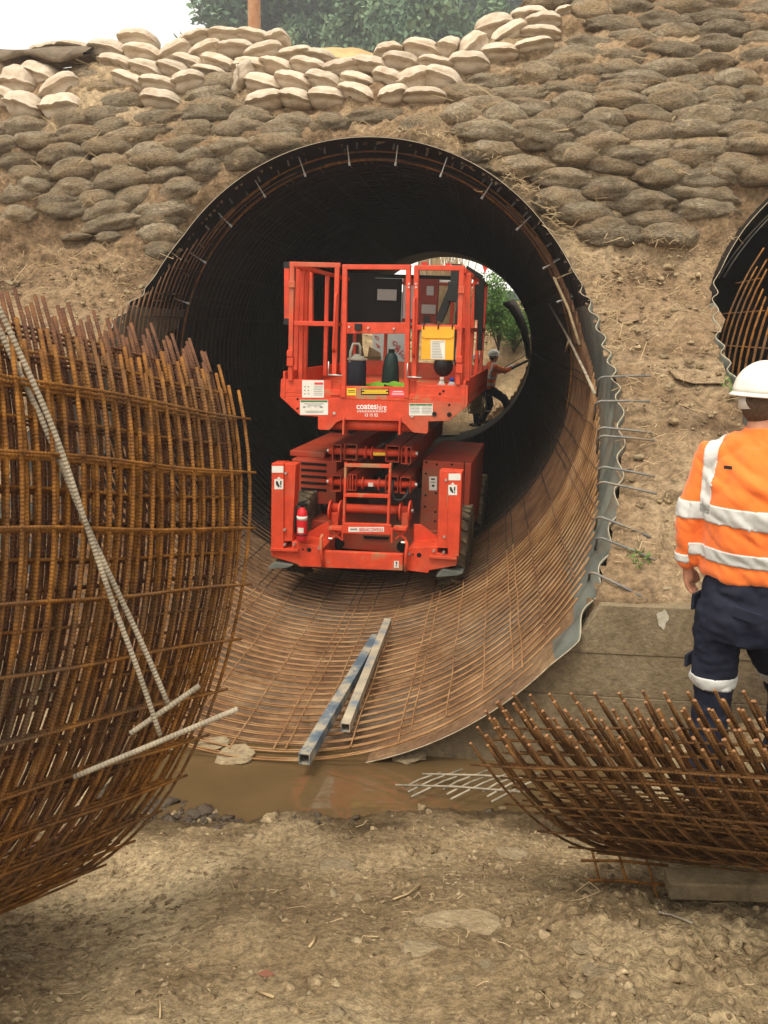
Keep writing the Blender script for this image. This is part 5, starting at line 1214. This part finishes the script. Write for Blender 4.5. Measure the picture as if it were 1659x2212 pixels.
p=at_y(962,735,24); tag(straw_clump('',p[0],p[1],p[2]-.2,.42,2.7,420,4,.014).build('reed_clump',M['straw']),'tall pale clump of dry reeds standing beyond the far mouth','reeds')
mb=MB(); rs=np.random.RandomState(9)
for i in range(900):
    x=rs.uniform(1.5,5.5); y=rs.uniform(23,29); s_,XX,_=to_pf(np.array([x,y,0])); z=.05+(2.9+.35*np.clip(XX,-3,4))*float(sstep(22.6,31,y))+.02
    a=rs.uniform(0,6.28); L=rs.uniform(.1,.35); mb.tube([(x,y,z),(x+L*.5*math.cos(a),y+L*.5*math.sin(a),z+.1+rs.uniform(0,.1)),(x+L*math.cos(a),y+L*math.sin(a),z+rs.uniform(0,.1))],.008,3,cap=False)
tag(mb.build('dry_grass',M['straw']),'matted dry grass on the far bank','dry grass',kind='stuff')
# pennant line
A=at_y(880,574,22.9);B=at_y(1105,592,22.9)
PT=[A+(B-A)*t-ZU*.05*math.sin(math.pi*t) for t in np.linspace(0,1,14)]
tag(MB().tube(PT,.006,5).build('string_line',M['cord']),'thin cord with red pennants strung across beyond the far mouth','cord')
for (u,v,lab) in ((917,572,'leftmost red pennant on the cord, half hidden by the gate rail'),(968,575,'middle red pennant on the cord above the right gate rail'),(1048,577,'rightmost red pennant on the cord, clear of the lift')):
    p=at_y(u,v-6,22.9); tag(MB().prism([(-.09,0),(0,-.24),(.09,0)],.004,tuple(p)).build('pennant',M['pennant']),lab,'pennant','red pennants on the cord')
# white board with red scrawl, formwork, curved sheet
p=at_y(805,812,23.2); q=at_y(884,715,23.2)
BD=thing('site_board','pale board with red scrawls standing beyond the far mouth behind the coolers','board',tuple(p)); 
MB().box(((q[0]-p[0])/2,0,(q[2]-p[2])/2),(q[0]-p[0],.03,q[2]-p[2])).build('panel',M['ply'],BD)
for k,(cx,cz) in enumerate(((.12,1.0),(.14,.8),(.62,.86),(.7,.74),(.78,.62),(.66,.68),(.85,.5))):
    a=np.linspace(0,4.6+k%3,14); MB().tube(np.stack([cx+.06*np.cos(a*1.3+k),a*0-.02,cz+.07*np.sin(a)+.01*a],1),.008,5).build('scrawl',M['red_ink'],BD,True)
p=at_y(788,812,22.9); q=at_y(826,738,22.9)
FW=thing('formwork_panel','brown formwork sheet leaning at the left rim beyond the far mouth','panel',tuple(p))
MB().prism([(0,0),(q[0]-p[0],0),(q[0]-p[0]-.05,.62),(.12,.8)],.03,(0,0,0)).build('sheet',M['form'],FW)
for z in (.25,.5): MB().box(((q[0]-p[0])/2,-.045,z),((q[0]-p[0])*.9,.03,.05)).build('batten',M['timber'],FW)
V=[];F=[]; ct=[(1085,657),(1098,668),(1112,690),(1124,716),(1132,745),(1136,775)]
for i,(u,v) in enumerate(ct):
    a=at_y(u,v,21.2); b=at_y(u+22-i*3,v-10+i*2,22.2-.1*i); V+=[a,b]
    if i: F.append((2*i-2,2*i-1,2*i+1,2*i))
o=MB().add(V,F).build('curved_sheet',M['deep'],None,True); so=o.modifiers.new('s','SOLIDIFY'); so.thickness=.04; tag(o,'dark curved sheet hanging off the right rim of the far mouth','sheet')
p=at_y(1030,880,20.6); tag(straw_clump('',p[0],p[1],p[2]-.15,.2,.5,120,6,.012).build('straw_bundle',M['straw']),'small tan straw bundle at the feet of the distant worker','straw bundle')
# ------------------------------------------------------------------ stones, sticks, clods, straw on the ground and the bank
def ground_hit(u,v):
    d=ray(u,v); z=.4
    for _ in range(14): P=CAM+d*((z-CAMZ)/d[2]); z=float(ground_z(P[0],P[1])[0])
    return CAM+d*((z-CAMZ)/d[2])
def rock_mesh(seed,flat_=.6,n=16):
    mb=MB().ell((0,0,0),(.5,.5,.5),n); me=mb.mesh('stone'); V=vco(me); d=fbm(V*2.2+seed*7.7,4,seed,.6); V=V*(1+.45*d)[:,None]; V=np.sign(V)*np.abs(V/.5)**.85*.5; V[:,2]*=flat_; me.vertices.foreach_set('co',V.ravel()); me.update(); return me
SM=[rock_mesh(i) for i in range(5)]
for me in SM: me.materials.append(M['stone'])
def b3(x,y): return (x,1802.4+y)
for (x,y,w,h,lab) in [(730,64,74,34,'pale flat stone in the middle of the trampled earth'),(948,54,52,14,'small pale stone right of the flat middle stone'),(170,138,46,16,'small pale stone near the left stack'),(333,169,36,9,'thin pale stone chip left of centre'),(42,268,50,28,'pale angular stone at the far left near the bottom edge'),(1266,243,56,26,'grey stone above the larger one at lower right'),(1312,300,86,46,'largest grey stone at lower right'),(1051,284,30,28,'dark round clod-like stone at bottom right of centre'),(986,309,32,20,'small dark stone left of the round one near the bottom'),(995,198,150,26,'long pale slab of dried mud in the lower middle'),(925,250,100,30,'sandy yellow slab below the long pale one'),(212,200,40,10,'small flat chip at lower left'),(1108,44,62,26,'brown stone at the edge of the shaded soil'),(896,291,20,8,'tiny pale pebble near the bottom centre')]:
    u,v=b3(x,y); P=ground_hit(u,v); sc=float((P-CAM)@np.array([0,CT,-ST]))/FPX
    o=bpy.data.objects.new('stone',SM[len(lab)%5]); COL.objects.link(o); o.location=P-ZU*.004; W=w*sc; o.scale=(W*1.05,max(W*.7,h*sc*1.2),max(.02,h*sc*.8)); o.rotation_euler=(random.uniform(-.1,.1),random.uniform(-.1,.1),random.uniform(-.3,.3)); tag(o,lab,'stone')
for (pts,m,r,lab) in [([(850,1946),(880,1935),(908,1915)],'straw',.004,'short curved twig right of centre on the earth'),([(1422,1974),(1450,1980),(1478,1990),(1496,1999)],'bar_grey',.006,'forked root lying below the timber block'),([(345,2155),(347,2180),(346,2203)],'straw',.003,'upright straw near the bottom left'),([(560,2146),(575,2152),(592,2158)],'straw',.005,'dry curled leaf stalk near the bottom centre'),([(668,2050),(676,2040),(682,2026)],'straw',.005,'pale dry leaf standing in the lower middle'),([(455,1742),(520,1738),(600,1745),(650,1742)],'straw',.005,'long pale straw lying along the muddy water edge')]:
    P=[ground_hit(u,v)+ZU*.008 for u,v in pts]; tag(MB().tube(P,r,5).build('twig',M[m],None,True),lab,'twig')
u,v=575,2108; P=ground_hit(u,v); tag(MB().add([P+ZU*.01+[-.03,0,0],P+ZU*.015+[0,.012,0],P+ZU*.01+[.03,-.004,0],P+ZU*.006+[0,-.012,0]],[(0,1,2,3)]).build('dry_leaf',mat('reddish_leaf',[(.2,.075,.045)],.8)),'reddish dry leaf lying near the bottom centre','leaf')
def scatter_rocks(name,P,S,mats,kinds=8,label='loose soil clods'):
    P=np.asarray(P);S=np.asarray(S); bm=bmesh.new(); bmesh.ops.create_icosphere(bm,subdivisions=2,radius=.5); bv=np.array([v.co[:] for v in bm.verts]); bf=np.array([[v.index for v in f.verts] for f in bm.faces]); bm.free()
    rs=np.random.RandomState(len(P)); T=np.stack([bv*(1+.75*fbm(bv*2.6+i*5.1,3,i+70,.65))[:,None]*np.array([1,1,.62]) for i in range(kinds)])
    n=len(P); a=rs.uniform(0,6.28,n); c,q=np.cos(a),np.sin(a); V=T[rs.randint(0,kinds,n)]*np.stack([np.ones(n),rs.uniform(.55,1,n),np.ones(n)],1)[:,None]
    W=np.stack([V[:,:,0]*c[:,None]-V[:,:,1]*q[:,None],V[:,:,0]*q[:,None]+V[:,:,1]*c[:,None],V[:,:,2]],-1)*S[:,None,None]+P[:,None]
    F=(bf[None]+(np.arange(n)*len(bv))[:,None,None]).reshape(-1,3); me=bpy.data.meshes.new(name); me.from_pydata(W.reshape(-1,3).tolist(),[],F.tolist()); me.update()
    for m in mats: me.materials.append(m)
    me.polygons.foreach_set('material_index',np.repeat((rs.uniform(0,1,n)>.86).astype(np.int32),len(bf))); me.polygons.foreach_set('use_smooth',[True]*len(F))
    o=bpy.data.objects.new(name,me); COL.objects.link(o); return tag(o,label,name.replace('_',' '),kind='stuff')
n=13000; x=RS.uniform(-2.4,2.6,n); y=1.5+3.1*RS.uniform(0,1,n)**1.25; dens=.5+.7*sstep(.1,.9,x)*sstep(3.6,2.6,y)+.4*sstep(-.9,-1.5,x)*sstep(3,2,y)+.5*(fbm(np.stack([x*1.5,y*1.5,x*0],1),2,77)>.25); ok=(RS.uniform(0,1,n)<dens)&~((y>3.85)&(x<1.0)&(x>-1.4)); x,y=x[ok],y[ok]; z=ground_z(x,y)
sz=np.clip(RS.lognormal(-4.3,.6,len(x)),.006,.065)
scatter_rocks('soil_clods',np.stack([x,y,z-sz*.12],1),sz,[M['clod'],M['stone']])
# dark wet mud lumps along the water's edge
n=150; x=np.concatenate([RS.normal(-1.25,.16,60),RS.normal(-1.0,.2,60),RS.uniform(-1.6,.7,30)]); y=4.02+.1*np.sin(x*3.1)+RS.normal(0,.06,n); sz=np.clip(RS.lognormal(-3.5,.6,n),.012,.11); 
scatter_rocks('mud_lumps',np.stack([x,y,np.maximum(ground_z(x,y),.08)],1),sz,[M['mud'],M['clod']],label='wet mud lumps along the puddle edge')
# clods and stones on the bare bank
n=6500; X=RS.uniform(-4.6,4.2,n); z=RS.uniform(1.15,3.35,n); ok=(np.hypot(X,z-RC)>RC+.05)&(np.hypot(X-XC2,z-RC)>RC+.05)&((X>0)|(z>2)); X,z=X[ok],z[ok]
sz=np.clip(RS.lognormal(-4.0,.6,len(X)),.008,.11); scatter_rocks('bank_clods',pf(emb_s(z)-.06,X,z+.02),sz,[M['clod'],M['stone']],label='clods and stones on the bare bank')
def straws(name,P,L,seed,label,m='straw',lift=.02,r=.0028):
    rs=np.random.RandomState(seed); mb=MB()
    for p,l in zip(P,L):
        a=rs.uniform(0,6.28); d=np.array([math.cos(a),math.sin(a)*.5,rs.uniform(-.45,.45)]); b=rs.normal(0,.16,3)*l
        mb.tube([p,p+d*l*.5+b+ZU*lift,p+d*l],r,3,cap=False)
    return tag(mb.build(name,M[m]),label,'straw',kind='stuff')
n=1500; X=RS.uniform(-4.4,4.2,n); z=RS.uniform(1.2,3.5,n); ok=(np.hypot(X,z-RC)>RC+.03)&(np.hypot(X-XC2,z-RC)>RC+.03)&((X>0)|(z>2.2)); X,z=X[ok],z[ok]
P=pf(emb_s(z)-.12,X,z+.03); straws('bank_straw',P,np.clip(RS.lognormal(-2.3,.6,len(X)),.03,.5),5,'dry straw strewn over the bare bank')
a=RS.uniform(.1,1.5,260); P=pf(emb_s(RC+2.3*np.sin(a))-.07,2.32*np.cos(a)+RS.uniform(0,.1,260),RC+2.32*np.sin(a)+.02); straws('rim_straw',P,np.clip(RS.lognormal(-2.2,.5,260),.04,.3),6,'straw caught along the culvert rim')
n=300; x=RS.uniform(-2.2,2.2,n); y=RS.uniform(1.6,3.9,n); straws('ground_straw',np.stack([x,y,ground_z(x,y)+.004],1),np.clip(RS.lognormal(-2.9,.5,n),.02,.2),7,'straw and twigs trodden into the earth',lift=.005,r=.0013)
n=90; w_=RS.randint(0,len(browns),n); P=np.array([browns[i][5] for i in w_])-AX*.28+RS.normal(0,.12,(n,3)); straws('bag_straw',P,np.clip(RS.lognormal(-1.9,.5,n),.06,.4),8,'dry stalks sprouting from the weathered bags')
for (u,v,w,h,lab) in [(505,1622,86,26,'pale broken concrete slab at the left edge of the rebar lining, by the puddle'),(462,1600,60,26,'pale concrete chunk just behind the slab left of the puddle'),(882,1622,74,20,'pale concrete slab in the puddle to the right of the square tubes'),(950,1606,70,24,'brown-stained concrete chunk under the right lip of the culvert')]:
    P=at_z(u,v,.13); sc=float((P-CAM)@np.array([0,CT,-ST]))/FPX; o=bpy.data.objects.new('concrete_chunk',SM[int(u)%5]); COL.objects.link(o); o.location=P-ZU*.03; o.scale=(w*sc,w*sc*.7,h*sc*1.2); o.rotation_euler=(.15,-.1,random.uniform(-.4,.4)); tag(o,lab,'concrete chunk')
# stones dislodged on the ledge above the headwall, and flat slabs sticking out of the bank
for (u,v,w,h,lab) in [(1415,1262,62,40,'pale rock on the ledge above the headwall'),(1466,1260,42,32,'square pale rock right of the other on the headwall ledge'),(1455,1278,24,16,'small rock between ledge and worker'),(1430,770,22,20,'pale stone embedded high in the bare bank'),(1375,1225,30,20,'small grey stone on the bank near the lowest starter bar')]:
    P=emb_hit(u,v); sc=float((P-CAM)@np.array([0,CT,-ST]))/FPX; o=bpy.data.objects.new('stone',SM[int(u)%5]); COL.objects.link(o); o.location=P-AX*.05; o.scale=(w*sc,w*sc*.8,h*sc); tag(o,lab,'stone')
for (pts,lab) in [([(1440,798),(1500,796),(1568,812),(1555,826),(1490,826),(1455,815)],'dark-edged slab of dried crust low on the bank, left of the white hard hat'),([(1480,690),(1540,660),(1560,690),(1550,718),(1500,712)],'cracked crust slab high on the bank beside the second culvert'),([(1330,690),(1375,676),(1378,690),(1345,700)],'small crust slab on the bank near the wavy rim')]:
    C=[emb_hit(u,v)-AX*.10 for u,v in pts]; k=len(C); V=C+[c+AX*.16-ZU*.02 for c in C]; F=[tuple(range(k)),tuple(range(2*k-1,k-1,-1))]+[(i,k+i,k+(i+1)%k,(i+1)%k) for i in range(k)]
    tag(MB().add(V,F).build('crust_slab',M['dirt']),lab,'crust slab')
# weeds by the rims
for (u,v,lab) in [(1575,850,'small green weed at the foot of the second culvert rim'),(1375,1225,'low green weed near the bottom of the wavy rim')]:
    P=emb_hit(u,v)-AX*.06; cl=[P+np.array([random.gauss(0,.04),random.gauss(0,.04),random.uniform(0,.12)]) for _ in range(9)]; V,F=leaves(cl,6,.02,int(u),.02,.3); mb=MB().add(V,F); tag(mb.build('weed',M['weed']),lab,'weed')

# ------------------------------------------------------------------ smoky air
hz_=MB().box((5,45,20),(260,230,44)).build('haze',bpy.data.materials.new('smoky_air')); tag(hz_,kind='stuff')
hm_=hz_.data.materials[0]; hm_.use_nodes=True; t=hm_.node_tree; t.nodes.clear(); ou=t.nodes.new('ShaderNodeOutputMaterial'); pv=t.nodes.new('ShaderNodeVolumePrincipled'); pv.inputs['Color'].default_value=(.93,.94,.95,1); pv.inputs['Density'].default_value=.0026; pv.inputs['Anisotropy'].default_value=.3; t.links.new(pv.outputs[0],ou.inputs['Volume'])
